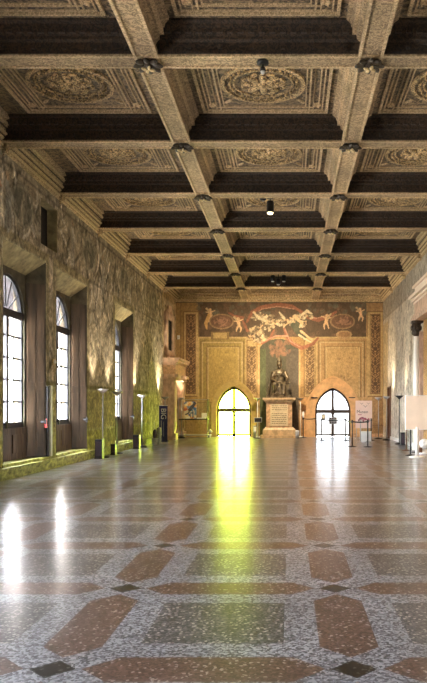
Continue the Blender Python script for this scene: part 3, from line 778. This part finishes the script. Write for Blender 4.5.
lamps = [
 (on_left(102.8, .3), 'black based uplighter lamp in front of yellow dado, nearest the camera on the left', M_bowl, M_greym, 2.04, 20),
 (on_left(117), 'grey uplighter lamp in front of the third window, beside the low black box', M_bowl, M_greym, 2.0, 20),
 (on_left(142), 'uplighter lamp between the third window and the navy banner', M_bowl, M_greym, 1.95, 45),
 (on_left(165), 'uplighter lamp standing behind the navy banner next to the stone portal', M_greym, M_greym, 1.95, 60),
 (by_far(181.5, Y=33.4), 'steel uplighter lamp behind the left end of the glass display case', M_bowl, M_steel, 1.95, 20),
 (by_far(257.5, Y=34.25), 'pale uplighter lamp between green doorway and statue pedestal', M_bowl, M_white, 1.95, 20),
 (by_far(300.5, Y=34.25), 'pale uplighter lamp between statue pedestal and the white doorway', M_bowl, M_white, 1.95, 20),
 (at(378.5, 438.8) + (0,), 'steel uplighter lamp just right of the pink poster', M_bowl, M_steel, 1.95, 20),
 (at(386.5, 440.2) + (0,), 'uplighter lamp left of the narrow brown door in the right wall', M_greym, M_steel, 1.98, 30),
 (at(399.3, 444.2) + (0,), 'black uplighter lamp standing left of the large cream board', M_black, M_black, 1.96, 20)]
for loc, lb, sm, pm, h, e in lamps:
    t = make_lamp(loc, lb, sm, pm, h); lamp_light(t, h, 60 if e <= 20 else 170)

# dark boxes by the lamps
def dark_box(loc, w, d, h, label):
    t = thing('black_box', label, 'box', loc, 0, 'black equipment boxes along the walls')
    MB().box(-w/2, w/2, -d/2, d/2, .02, h).build('cabinet', M_black, t)
    MB().box(-w/2+.03, w/2-.03, -d/2-.012, -d/2, .08, h-.06).build('front_grille', M_dark, t)
    MB().box(-w/2-.01, w/2+.01, -d/2-.01, d/2+.01, 0, .03).build('plinth', M_black, t)
    return t
def L2(px, off): s = left_y(px, off); return (wx(s)+off, s, 0)
dark_box(L2(99.6,.33), .2, .26, .56, 'tall black box left of the nearest left lamp')
dark_box(L2(113.8,.33), .14, .24, .34, 'small black box below the third window, left of its lamp')
dark_box(L2(136.8,.33), .22, .26, .5, 'black box beside the jamb beyond the third window')
dark_box((RX-.25, 690*(RX-.25)/(402.5-290), 0), .16, .24, .5, 'black box at right wall between black lamp and cream board')

# navy banner and its neighbours
s = left_y(163.3, .62); bx = wx(s)+.62
t = thing('roll_up_banner', 'navy roll-up banner with vertical white lettering beside the stone portal', 'banner', (bx, s, 0), math.radians(14))
MB().box(-.17, .17, -.01, .0, .06, 1.55).build('printed_sheet', M_navy, t)
MB().box(-.19, .19, -.06, .06, 0, .07).build('base', M_steel, t)
MB().box(-.18, .18, -.015, .01, 1.55, 1.575).box(-.182, -.168, -.014, .004, .06, 1.56).build('white_edge', M_white, t)
def text(body, size, loc, rot, m, parent, name='lettering', extr=.003):
    cu = bpy.data.curves.new(name, 'FONT'); cu.body = body; cu.size = size; cu.extrude = extr; cu.align_x = 'CENTER'; cu.align_y = 'CENTER'
    tmp = bpy.data.objects.new(name+'_tmp', cu); C.objects.link(tmp)
    dg = bpy.context.evaluated_depsgraph_get(); me = bpy.data.meshes.new_from_object(tmp.evaluated_get(dg))
    bpy.data.objects.remove(tmp); me.materials.clear(); me.materials.append(m)
    o = bpy.data.objects.new(name, me); C.objects.link(o); o.location = loc; o.rotation_euler = rot
    if parent: o.parent = parent
    return o
text('BIG', .30, (.0, -.014, 1.22), (PI/2, PI/2, 0), M_white, t)
MB().box(-.10, -.06, -.013, -.01, .35, .95).box(.0, .02, -.013, -.01, .3, .9).build('small_print', M_greym, t)
s = left_y(159.5, .55)
t = thing('waste_bin', 'grey cylindrical bin standing left of the navy banner', 'bin', (wx(s)+.55, s-.1, 0))
MB().lathe([(.085,0),(.09,.02),(.09,.62),(.08,.64)]).build('body', M_greym, t, True); MB().lathe([(.094,.63),(.094,.67),(.04,.69)]).build('lid', M_steel, t, True)
s = left_y(154.8, .45)
t = thing('cleaning_bucket', 'white bucket with dark mop head resting on top, left of the grey bin', 'bucket', (wx(s)+.45, s, 0))
MB().lathe([(.10,0),(.13,.26),(.14,.27),(.12,.27),(.1,.2)]).build('bucket', M_white, t, True)
MB().ball((0,0,.42), (.09,.09,.2)).ball((.05,-.02,.36), (.07,.06,.13)).build('mop_head', M_dark, t, True)
MB().tube([(0,0,.5),(-.03,.04,.9)], .012).build('mop_handle', M_white, t)

# ------------------------------------------------------------------ glass display case
cx, cy = (193.8-HX)/F*33.6, 33.6
t = thing('display_case', 'steel framed glass display case on legs left of the green doorway', 'display case', (cx, cy, 0))
hw, hd = .70, .28; zt, zs_ = 1.88, .93
for sx in (-1, 1):
    for sy in (-1, 1): MB().box(sx*hw-.018, sx*hw+.018, sy*hd-.018, sy*hd+.018, 0, zt).build('leg', M_black if sx > 0 else M_steel, t)
MB().box(-hw, hw, -hd, hd, zs_-.05, zs_).build('case_floor', M_black, t)
MB().box(-hw, hw, -hd-.012, -hd+.012, zt-.025, zt).box(-hw, hw, hd-.012, hd+.012, zt-.025, zt).build('top_rail', M_steel, t)
MB().box(-hw+.02, hw-.02, -hd-.004, -hd+.002, zs_, zt-.02).build('front_glass', M_clear, t)
MB().box(-hw, hw, -hd+.0, hd, .12, .16).build('lower_rail', M_greym, t)
def paint_small(name, label, w, h, loc, rx, cols, seed, cat):
    R = random.Random(seed); A = np.linspace(-w/2, w/2, 40); Z = np.linspace(0, h, 40); a, z = np.meshgrid(A, Z, indexing='ij')
    p = Paint(a, z, (.72,.55,.4))
    for _ in range(70):
        p.line([(R.uniform(-w/2,w/2), R.uniform(0,h)), (R.uniform(-w/2,w/2)*.8, R.uniform(0,h))] if R.random()<.3 else
               [(q := R.uniform(-w/2,w/2), y := R.uniform(0,h)), (q+R.uniform(-.1,.1), y+R.uniform(-.1,.1))], R.uniform(.05,.15), R.choice(cols), .95)
    n = 40; V = []; Fc = []
    for dy in (0, .02):
        V += [(float(x), dy, float(q)) for x, q in zip(a.ravel(), z.ravel())]
    for i in range(n-1):
        for j in range(n-1):
            q = (i*n+j, (i+1)*n+j, (i+1)*n+j+1, i*n+j+1); Fc.append(q); Fc.append(tuple(x+n*n for x in q[::-1]))
    for i in range(n-1):
        Fc.append((i*n, i*n+n*n, (i+1)*n+n*n, (i+1)*n)); Fc.append((i*n+n-1, (i+1)*n+n-1, (i+1)*n+n-1+n*n, i*n+n-1+n*n))
        Fc.append((i, i+1, i+1+n*n, i+n*n)); Fc.append(((n-1)*n+i, (n-1)*n+i+n*n, (n-1)*n+i+1+n*n, (n-1)*n+i+1))
    me = bpy.data.meshes.new(name); me.from_pydata(V, [], Fc)
    ca = me.color_attributes.new('paint', 'FLOAT_COLOR', 'POINT'); full = np.ones((2*n*n, 4), dtype=np.float32); full[:n*n,:3] = p.c.reshape(-1,3); full[n*n:,:3] = (.5,.4,.3)
    ca.data.foreach_set('color', full.ravel()); me.materials.append(M_print)
    o = bpy.data.objects.new(name, me); C.objects.link(o); o.location = loc; o.rotation_euler = (rx, 0, 0)
    return tag(o, label, cat)
M_print, nt_, b_p = new_mat('printed_colours'); a__ = N(nt_, 'ShaderNodeAttribute', attribute_name='paint'); lk(nt_, a__.outputs['Color'], b_p.inputs['Base Color']); b_p.inputs['Roughness'].default_value = .6
paint_small('abstract_painting', 'colourful abstract painting propped up inside the glass display case', .62, .84, ((190-HX)/F*33.7, 33.68, .935), math.radians(-8),
            [(.02,.02,.05),(.05,.15,.4),(.75,.35,.1),(.85,.8,.7),(.8,.7,.5),(.5,.1,.05),(.15,.3,.5),(.85,.6,.3)], 4, 'painting')
o = tag(MB().box(-.13, .13, 0, .015, 0, .23).build('caption_card', M_paper), 'small cream card standing at the right inside the display case', 'card'); o.location = ((204.3-HX)/F*33.7, 33.7, .98); o.rotation_euler = (-.1, 0, 0)
o = tag(MB().box(-.22, .22, -.07, .07, 0, .05).build('open_booklet', M_white), 'white booklet lying on the case floor under the cream card', 'booklet'); o.location = ((201.5-HX)/F*33.5, 33.5, .932)
t = thing('flower_pot', 'small white pot with pale blooms on floor right of the display case', 'pot', ((209.6-HX)/F*34.1, 34.1, 0))
MB().lathe([(.07,0),(.1,.16),(.09,.16)]).build('pot', M_white, t, True)
m = MB()
for k in range(9): m.ball((random.uniform(-.09,.09), random.uniform(-.06,.06), .22+random.uniform(-.03,.16)), .05, seg=8)
m.build('blooms', M_paper, t, True)

# information stand by green door
X0 = (257.6-HX)/F*33.0
t = thing('information_stand', 'thin stand with small dark tilted sign right of the green doorway', 'sign stand', (X0+.02, 33.0, 0))
MB().box(-.02, .02, -.02, .02, .03, .85).build('pole', M_steel, t); MB().lathe([(.14,0),(.14,.02),(.03,.035)]).build('base', M_black, t)
sg = MB().box(-.17, .17, -.012, .012, -.1, .1).build('sign', M_black, t); sg.location = (0, -.02, .88); sg.rotation_euler = (-.25, 0, 0)
MB().box(-.185, .185, -.008, .014, -.115, .115).build('white_border', M_white, sg)
t = thing('waste_bin', 'white cylindrical bin under the small dark sign by green doorway', 'bin', ((255.3-HX)/F*33.5-.02, 33.45, 0))
MB().lathe([(.07,0),(.08,.02),(.08,.55),(.06,.58)]).build('body', M_white, t, True); MB().lathe([(.083,.54),(.083,.58),(.03,.6)]).build('lid', M_greym, t, True)
t = thing('waste_bin', 'small grey bin right of the statue pedestal', 'bin', ((297.2-HX)/F*33.15, 33.15, 0))
MB().lathe([(.07,0),(.09,.02),(.10,.34),(.09,.34)]).build('body', M_greym, t, True); MB().lathe([(.103,.33),(.103,.36),(.03,.38)]).build('lid', M_white, t, True)

# ------------------------------------------------------------------ pedestal and seated bronze figure
px_, py_ = (279.3-HX)/F*34.0, 34.0
t = thing('statue_pedestal', 'buff marble pedestal with inscribed slab between the two arched doorways', 'pedestal', (px_, py_, 0))
MB().box(-.92, .92, -.62, .6, 0, .12).build('step', M_ped, t)
MB().box(-.80, .80, -.5, .6, .12, .38).taper(-.80, .80, -.5, .58, .38, .5, .86).build('base', M_ped, t)
MB().box(-.63, .63, -.40, .55, .48, 1.72).build('shaft', M_veins, t)
sl = MB().box(-.43, .43, -.43, -.395, .58, 1.64).build('inscription_slab', M_slab, t)
m = MB()
R = random.Random(2)
for k in range(10):
    z = 1.56-k*.095
    if k == 3: continue
    x = -.36
    while x < .34:
        w = R.uniform(.03,.11); m.box(x, min(x+w,.37), -.436, -.429, z-.016, z+.016); x += w+.03
m.build('inscription', M_text, sl)
m = MB()
for z0, z1, e in ((1.72,1.78,.68),(1.78,1.86,.75),(1.86,1.95,.80)): m.box(-e, e, -.40-(e-.63), .58, z0, z1)
m.build('cornice', M_ped, t)
# bronze figure: overlapping forms fused into one surface
def fused(name, m, mat, parent, vox=.022, sm=3):
    bmesh.ops.recalc_face_normals(m.bm, faces=m.bm.faces[:])
    me = bpy.data.meshes.new(name); m.bm.to_mesh(me); m.bm.free(); ob = bpy.data.objects.new(name, me); C.objects.link(ob)
    r = ob.modifiers.new('r', 'REMESH'); r.mode = 'VOXEL'; r.voxel_size = vox
    s_ = ob.modifiers.new('s', 'SMOOTH'); s_.iterations = sm; s_.factor = .5
    dg = bpy.context.evaluated_depsgraph_get(); me2 = bpy.data.meshes.new_from_object(ob.evaluated_get(dg)); me2.name = name
    bpy.data.objects.remove(ob); me2.materials.clear(); me2.materials.append(mat)
    for p in me2.polygons: p.use_smooth = True
    o = bpy.data.objects.new(name, me2); C.objects.link(o); o.parent = parent; return o
t = thing('seated_statue', 'dark bronze statue of a seated robed figure in tall headdress on the marble pedestal', 'statue', (px_, py_, 1.952))
MB().box(-.66, .66, -.42, .42, 0, .13).build('plinth', M_bronze, t)
m = MB()
def cap(a, b, ra, rb, n=10): m.tube([a, b], [ra, rb], n); m.ball(a, ra, seg=12); m.ball(b, rb, seg=12)
m.ball((0,.05,.86), (.25,.2,.36)); m.ball((0,.04,1.18), (.31,.19,.2)); m.ball((0,.03,1.36), (.17,.13,.13))
m.ball((0,.05,.62), (.32,.3,.22))
cap((0,.02,1.38), (0,-.01,1.5), .08, .075)
m.ball((0,-.04,1.64), (.125,.15,.17)); m.ball((0,-.185,1.63), (.024,.04,.045)); m.ball((0,-.14,1.5), (.06,.06,.06))      # head, nose, beard
for sx in (-1,1): m.ball((sx*.128,-.03,1.63), (.022,.03,.045)); m.ball((sx*.048,-.172,1.69), (.034,.02,.014))
m.ball((0,-.03,1.80), (.135,.15,.12)); m.ball((0,-.02,1.90), (.10,.11,.11)); m.ball((0,-.01,1.99), (.04,.04,.06))          # tall headdress
cap((-.16,-.02,.6), (-.2,-.44,.64), .18, .14); cap((.16,-.02,.6), (.2,-.40,.6), .18, .14)                                # thighs
cap((-.2,-.44,.62), (-.19,-.36,.24), .13, .11); cap((.2,-.40,.58), (.22,-.42,.24), .13, .12)                             # shins under robe
m.taper(-.36, .36, -.30, .1, .13, .60, .8)
for k in range(9):                                                                                                       # folds
    x = -.32+k*.08; cap((x,-.36-.06*(k%2),.15), (x*.8,-.42,.56), .04, .02)
cap((-.18,-.48,.17), (-.2,-.58,.17), .06, .05); cap((.2,-.48,.17), (.22,-.6,.17), .06, .05)                              # shoes
cap((-.30,.02,1.22), (-.38,-.12,.92), .11, .09); cap((-.38,-.12,.92), (-.24,-.36,.86), .085, .055)                       # arms
cap((.30,.02,1.22), (.40,-.08,.94), .11, .09); cap((.40,-.08,.94), (.36,-.38,.84), .085, .055)
for (hx, hy, hz, dx) in ((-.22,-.39,.85,.03), (.36,-.41,.83,0)):
    m.ball((hx,hy,hz), (.05,.06,.03))
    for q in range(4): cap((hx-.036+q*.024, hy-.04, hz), (hx-.042+q*.027+dx, hy-.11-(.012 if q in (1,2) else 0), hz-.03), .014, .011, 6)
    cap((hx+.045, hy-.01, hz), (hx+.075, hy-.06, hz-.01), .015, .012, 6)
body = fused('body', m, M_bronze, t)
m = MB()                                                                                                                 # cape over shoulders, falling left
for k in range(8):
    u = k/7; x = -.26-.10*u; m.tube([(-.12-.12*u,.10-.1*u,1.36-.04*u), (x,.06-.2*u,1.0), (x-.14,.02-.2*u,.5), (x-.20,0-.2*u,.15)], [.05,.06,.065,.07], 8)
for k in range(4):
    u = k/3; m.tube([(.12+.14*u,.14-.08*u,1.34), (.36,.12-.05*u,1.0), (.42+.03*u,.16-.1*u,.6)], [.05,.05,.04], 8)
m.ball((0,.1,1.3), (.3,.14,.13)); m.tube([(-.2,-.08,1.36),(-.06,-.19,1.12),(0,-.2,1.02),(.06,-.19,1.12),(.2,-.08,1.36)], .035, 8)
fused('cape', m, M_bronze, t, .024, 2)
m = MB().box(.14, .50, -.34, .30, .13, .74).box(-.5, -.3, -.1, .32, .13, .74).box(-.4, .4, .2, .34, .13, 1.22).box(.12, .54, -.38, .32, .72, .78)
m.build('throne', M_bronze, t)

# ------------------------------------------------------------------ stanchions with belts
def stanchion(x, y, label, belts=(), h=.98, mat=M_black, capm=None):
    t = thing('barrier_post', label, 'barrier post', (x, y, 0), 0, 'belt barrier posts before the white doorway')
    MB().lathe([(.17,0),(.17,.015),(.05,.035),(.025,.05)]).build('base', mat, t, True)
    MB().lathe([(.025,.03),(.025,h-.08)], n=10).build('pole', mat, t, True)
    MB().lathe([(.034,h-.1),(.036,h-.09),(.036,h),(.02,h+.012)], n=12).build('post_head', capm or mat, t, True)
    for bx_, by_ in belts:
        dx, dy = bx_-x, by_-y; L = math.hypot(dx, dy); pts = []; dx *= .97; dy *= .97
        m = MB(); nx, ny = -dy/L*.004, dx/L*.004; prev = None
        for k in range(9):
            u = k/8; z = h-.05-.05*4*u*(1-u)*.5; X_, Y_ = dx*u, dy*u
            row = [m.v((X_+nx, Y_+ny, z-.025)), m.v((X_-nx, Y_-ny, z-.025)), m.v((X_-nx, Y_-ny, z+.025)), m.v((X_+nx, Y_+ny, z+.025))]
            if prev:
                for i in range(4): m.bm.faces.new((prev[i], prev[(i+1)%4], row[(i+1)%4], row[i]))
            else: m.bm.faces.new(row[::-1])
            prev = row
        m.bm.faces.new(prev); m.build('belt', M_black, t)
    return t
pA = (13.2/F*33.6, 33.6); pB = at(321.6, 440.4); pC = at(345.7, 440.6); pD = at(352.2, 446.8); pE = at(367.8, 447); pF = at(371.2, 440.5); pG = at(360.5, 442.5); pS = at(331.6, 438.9)
stanchion(*pA, 'black barrier post right of the statue pedestal, with a white cup on top', [(pA[0]+.62, 33.9)])
o = tag(MB().lathe([(.04,0),(.055,.14),(.05,.14),(.05,.27),(.02,.28)]).build('paper_holder', M_white, None, True), 'white holder standing on the barrier post right of the pedestal', 'holder'); o.location = (pA[0], pA[1], .992)
stanchion(*pB, 'black barrier post in front of the left leaf of the white doorway', [pC])
stanchion(*pC, 'black barrier post in front of right edge of the white doorway', [pD])
stanchion(*pD, 'nearer black barrier post right of the white doorway', [pE], 1.0)
stanchion(*pE, 'nearest black barrier post, standing in front of the pink poster', [pF], 1.0)
stanchion(*pF, 'barrier post at right edge of the pink poster', [])
stanchion(*pG, 'grey barrier post below the left half of the pink poster', [], .95, M_steel)
t = thing('notice_stand', 'slim stand with dark framed notice in front of white doorway centre', 'sign stand', (pS[0], pS[1], 0))
MB().lathe([(.15,0),(.15,.015),(.03,.03)]).build('base', M_black, t); MB().box(-.05, -.02, -.012, .012, .02, .75).build('pole', M_dframe, t)
b_ = MB().box(-.13, .25, -.02, .0, .70, 1.03).build('board', M_greym, t)
m = MB()
for k in range(3):
    for q in range(3): m.box(-.10+k*.115, -.02+k*.115, -.025, -.019, .735+q*.095, .80+q*.095)
m.build('notice_print', M_dark, b_)

# pink poster
X1, Y1 = 73.8/F*32.6, 32.6
t = thing('poster_board', 'pale pink poster with dark script, swallows and roses right of the white doorway', 'poster', (X1, Y1, 0))
MB().box(-.39, .39, -.02, .02, .50, 1.80).build('board', M_pink, t)
MB().box(-.36, -.33, .0, .04, 0, .52).box(.33, .36, 0, .04, 0, .52).box(-.38, .38, -.12, .14, 0, .03).build('stand', M_steel, t)
text('Museo', .20, (-.07, -.023, 1.27), (PI/2, 0, 0), M_dark, t); MB().box(-.28, -.1, -.024, -.02, 1.12, 1.15).build('small_print', M_rose, t)
m = MB()
for x, z, s_ in ((-.1,1.66,.10), (.22,1.67,.09), (.07,1.53,.12)):
    for sx in (-1, 1): m.prism([(x, z-s_*.25), (x+sx*s_, z+s_*.5), (x+sx*s_*.25, z+s_*.12)], -.025, -.0205)
    m.prism([(x-.015, z-s_*.1), (x, z-s_*.6), (x+.015, z-s_*.1)], -.026, -.0204)
m.build('swallows', M_dark, t)
m = MB(); R = random.Random(8)
for k in range(16): m.ball((R.uniform(-.2,.26), -.021, .84+R.uniform(0,.16)), (R.uniform(.03,.07), .006, R.uniform(.03,.06)), seg=8)
m.build('printed_roses', M_rose, t)
m = MB()
for k in range(12): m.ball((R.uniform(-.26,.3), -.0215, .82+R.uniform(0,.22)), (R.uniform(.015,.04), .006, R.uniform(.015,.04)), seg=8)
m.build('printed_leaves', M_dark, t)
for k, (px, py, h, lb) in enumerate(((361.8, 441.2, .42, 'white box on the floor in front of the pink poster, the left one'), (367.3, 440.6, .40, 'white box on the floor in front of the pink poster, the right one'))):
    x, y = at(px, py); t = thing('white_box', lb, 'box', (x, y-.4, 0), 0, 'white boxes below the poster'); MB().box(-.12,.12,-.1,.1,0,h).build('body', M_white, t); MB().box(-.125,.125,-.105,.105,h,h+.03).build('lid', M_paper, t)

# large cream board on a white pole at the right
x0, y0 = at(417, 457.4)
t = thing('information_board', 'large blank cream board on thick white pole with round base at right edge', 'board', (x0, y0, 0))
MB().lathe([(.24,0),(.24,.02),(.2,.035),(.05,.06)]).build('base', M_white, t, True)
MB().lathe([(.055,.04),(.055,.9)], n=16).build('pole', M_white, t, True)
MB().box(-.34, .36, -.03, .03, .84, 1.83).build('board', M_cream, t); MB().box(-.355, .375, -.02, .035, .825, .84).box(-.355, -.34, -.02, .035, .84, 1.83).box(-.355,.375,-.02,.035,1.83,1.845).build('board_edge', M_white, t)
for px, py, lb in ((410.6, 455.5, 'dark barrier post partly behind the left half of cream board'), (406.3, 450.5, 'brown barrier post seen under the left corner of the cream board'), (415.7, 452.5, 'dark barrier post just behind the white pole of the cream board')):
    x, y = at(px, py); stanchion(x, y, lb, [], .98, M_black if px != 406.3 else M_brownd)
x, y = at(424.5, 453.8)
t = thing('floor_fan', 'white bulky appliance on the floor at the right edge', 'appliance', (x, y, 0))
MB().lathe([(.2,0),(.2,.05),(.12,.1),(.1,.16)]).build('base', M_white, t, True); MB().ball((0,0,.32), (.17,.12,.17)).build('housing', M_white, t, True); MB().box(-.19,-.1,-.16,-.08,.05,.2).build('cable_box', M_brownd, t)

# ------------------------------------------------------------------ fixtures on the pier between first two windows
s = left_y(50.6, .06)
o = tag(MB(FR_L).box(s-.02, s+.10, -.07, -.004, .30, 2.02).build('white_tube_lamp', M_white), 'narrow white vertical casing on pier between the first two windows', 'casing')
o = tag(MB(FR_L).box(s-.16, s-.06, -.04, -.004, .30, 2.0).build('cable_duct', M_black), 'black cable duct left of the white casing on window pier', 'duct')
t = thing('wall_sensor', 'small white round sensor high on the pier between first two windows', 'sensor', tuple(FR_L((left_y(52.5), -.001, zof(362, left_y(52.5))))))
MB().box(0, .04, -.07, .07, -.08, .08).build('back_plate', M_gold, t); MB().ball((.06,0,0), (.05,.05,.05)).build('dome', M_white, t, True)
s = left_y(47.3, .06)
o = tag(MB(FR_L).box(s-.05, s+.02, -.07, -.012, 1.0, 1.09).box(s-.03, s-.01, -.06, -.03, 1.09, 1.22).build('red_alarm_button', M_red), 'red button box on the edge of the first window jamb', 'alarm button')
t = thing('wall_sconce', 'small white box light on the far wall beside the left pilaster', 'wall light', ((178.6-HX)/F*FARY, FARY-.002, zof(337.5, FARY)))
MB().box(-.06, .06, -.08, 0, -.09, .1).build('housing', M_white, t); MB().box(-.04,.04,-.1,-.08,-.05,.05).build('lens', M_bowl, t)

# ------------------------------------------------------------------ ceiling spotlights
def spot(px, py, Y, label, zc, r, h, lit):
    t = thing('ceiling_spotlight', label, 'spotlight', ((px-HX)/F*Y, Y, zc), 0, 'spotlights fixed to the ceiling')
    MB().lathe([(.09,0),(.09,-.04),(.03,-.05)]).build('mount', M_black, t, True)
    MB().lathe([(.015,-.04),(.015,-.12)], n=8).build('stem', M_black, t)
    MB().lathe([(r*.85,-.10),(r,-.13),(r,-.10-h),(r*1.04,-.12-h),(r*.9,-.12-h)]).build('housing', M_black, t, True)
    MB().lathe([(r*.85,-.125-h),(r*.6,-.16-h),(.01,-.175-h)]).build('bulb', M_bulb if lit else M_white, t, True)
    return t
t = spot(270.2, 195, 19.1, 'black cylindrical spotlight with glowing bulb hanging from the middle coffer row', ZP-.05, .10, .30, True)
l = bpy.data.lights.new('spot', 'SPOT'); l.energy = 250; l.spot_size = 1.5; l.color = (1,.8,.5); o = bpy.data.objects.new('spot', l); C.objects.link(o); o.parent = t; o.location = (0,0,-.62)
o = thing('ceiling_detector', 'small black disc on the ceiling just left of the glowing spotlight', 'detector', ((263-HX)/F*19.1, 19.1, ZP-.05)); MB().lathe([(.09,0),(.09,-.06),(.03,-.09)]).build('disc', M_black, o, True); MB().ball((0,0,-.1), .025).build('lens', M_steel, o, True)
spot(262.8, 60, 10.72, 'short black spotlight with white lens under the nearest cross beam', ZB-.03, .045, .03, False)
t = thing('ceiling_spotlight', 'three headed black spotlight cluster hanging near the far end', 'spotlight', ((278.3-HX)/F*30.0, 30.0, ZP-.02), 0, 'spotlights fixed to the ceiling')
MB().lathe([(.08,0),(.08,-.05),(.02,-.06),(.02,-.3)]).build('mount', M_black, t, True)
MB().tube([(-.24,0,-.2),(.24,0,-.2)], .02).build('cross_arm', M_black, t)
for x in (-.24, 0, .24):
    h_ = MB().lathe([(.07,-.1),(.1,-.14),(.1,-.34),(.08,-.36)], (x,0,-.0 if x else -.14)).build('lamp_head', M_black, t, True)
    MB().ball((x,0,-.37 if x else -.51), (.075,.075,.03), seg=8).build('lens', M_white, h_, True)
    l = bpy.data.lights.new('spot', 'SPOT'); l.energy = 330; l.spot_size = 1.9; l.spot_blend = 1; l.color = (1,.78,.48); l.shadow_soft_size = .07
    o = bpy.data.objects.new('spot', l); C.objects.link(o); o.parent = t; o.location = (x, 0, -.60); o.rotation_euler = (.85, 0, -x*2.2)
t = thing('ceiling_detector', 'tiny black detector under ceiling between glowing spotlight and the cluster', 'detector', ((277-HX)/F*26.1, 26.1, ZP-.02)); MB().lathe([(.09,0),(.09,-.05),(.04,-.08)]).build('disc', M_black, t, True); MB().ball((0,0,-.09), .03).build('lens', M_steel, t, True)

# ------------------------------------------------------------------ light: bright overcast sky through windows and doors
w = bpy.data.worlds.new('World'); scene.world = w; w.use_nodes = True; bg = w.node_tree.nodes['Background']
wn = w.node_tree; tcw = wn.nodes.new('ShaderNodeTexCoord'); sw = wn.nodes.new('ShaderNodeSeparateXYZ'); rw = wn.nodes.new('ShaderNodeValToRGB')
wn.links.new(tcw.outputs['Generated'], sw.inputs[0]); mw = wn.nodes.new('ShaderNodeMath'); mw.operation = 'MULTIPLY_ADD'; mw.inputs[1].default_value = .5; mw.inputs[2].default_value = .5
wn.links.new(sw.outputs['Z'], mw.inputs[0]); wn.links.new(mw.outputs[0], rw.inputs[0]); wn.links.new(rw.outputs[0], bg.inputs[0])
rw.color_ramp.elements[0].position = .485; rw.color_ramp.elements[0].color = (.34, .32, .29, 1)      # pale courtyard ground
rw.color_ramp.elements[1].position = .505; rw.color_ramp.elements[1].color = (.92, .96, 1.0, 1); bg.inputs[1].default_value = 44
def portal_light(name, loc, rot, sx, sy):
    l = bpy.data.lights.new(name, 'AREA'); l.shape = 'RECTANGLE'; l.size = sx; l.size_y = sy; l.cycles.is_portal = True
    o = bpy.data.objects.new(name, l); C.objects.link(o); o.location = loc; o.rotation_euler = rot
for w0, w1 in WIN:
    s = (w0+w1)/2; p = FR_L((s, .95, 2.9)); portal_light('window_portal', p, (0, -PI/2, 0), 3.9, 2.2)
for a, b in BW: portal_light('window_portal', ((a+b)/2, BACK-.35, 3.05), (PI/2, 0, 0), 1.8, 4.4)
for D in (DL, DR): portal_light('door_portal', (D['cx'], FARY+.6, 1.35), (-PI/2, 0, 0), 1.9, 2.7)

cam = bpy.data.cameras.new('camera'); co = bpy.data.objects.new('camera', cam); C.objects.link(co); scene.camera = co
co.location = (0, 0, CZ); co.rotation_euler = (PI/2, 0, 0)
cam.sensor_fit = 'AUTO'; cam.sensor_width = 36; cam.lens = F/683*36; cam.shift_x = (213.5-HX)/683; cam.shift_y = (HY-341.5)/683; cam.clip_end = 200
scene.view_settings.view_transform = 'Standard'; scene.view_settings.look = 'None'; scene.view_settings.gamma = 1
scene.view_settings.exposure = 1.68
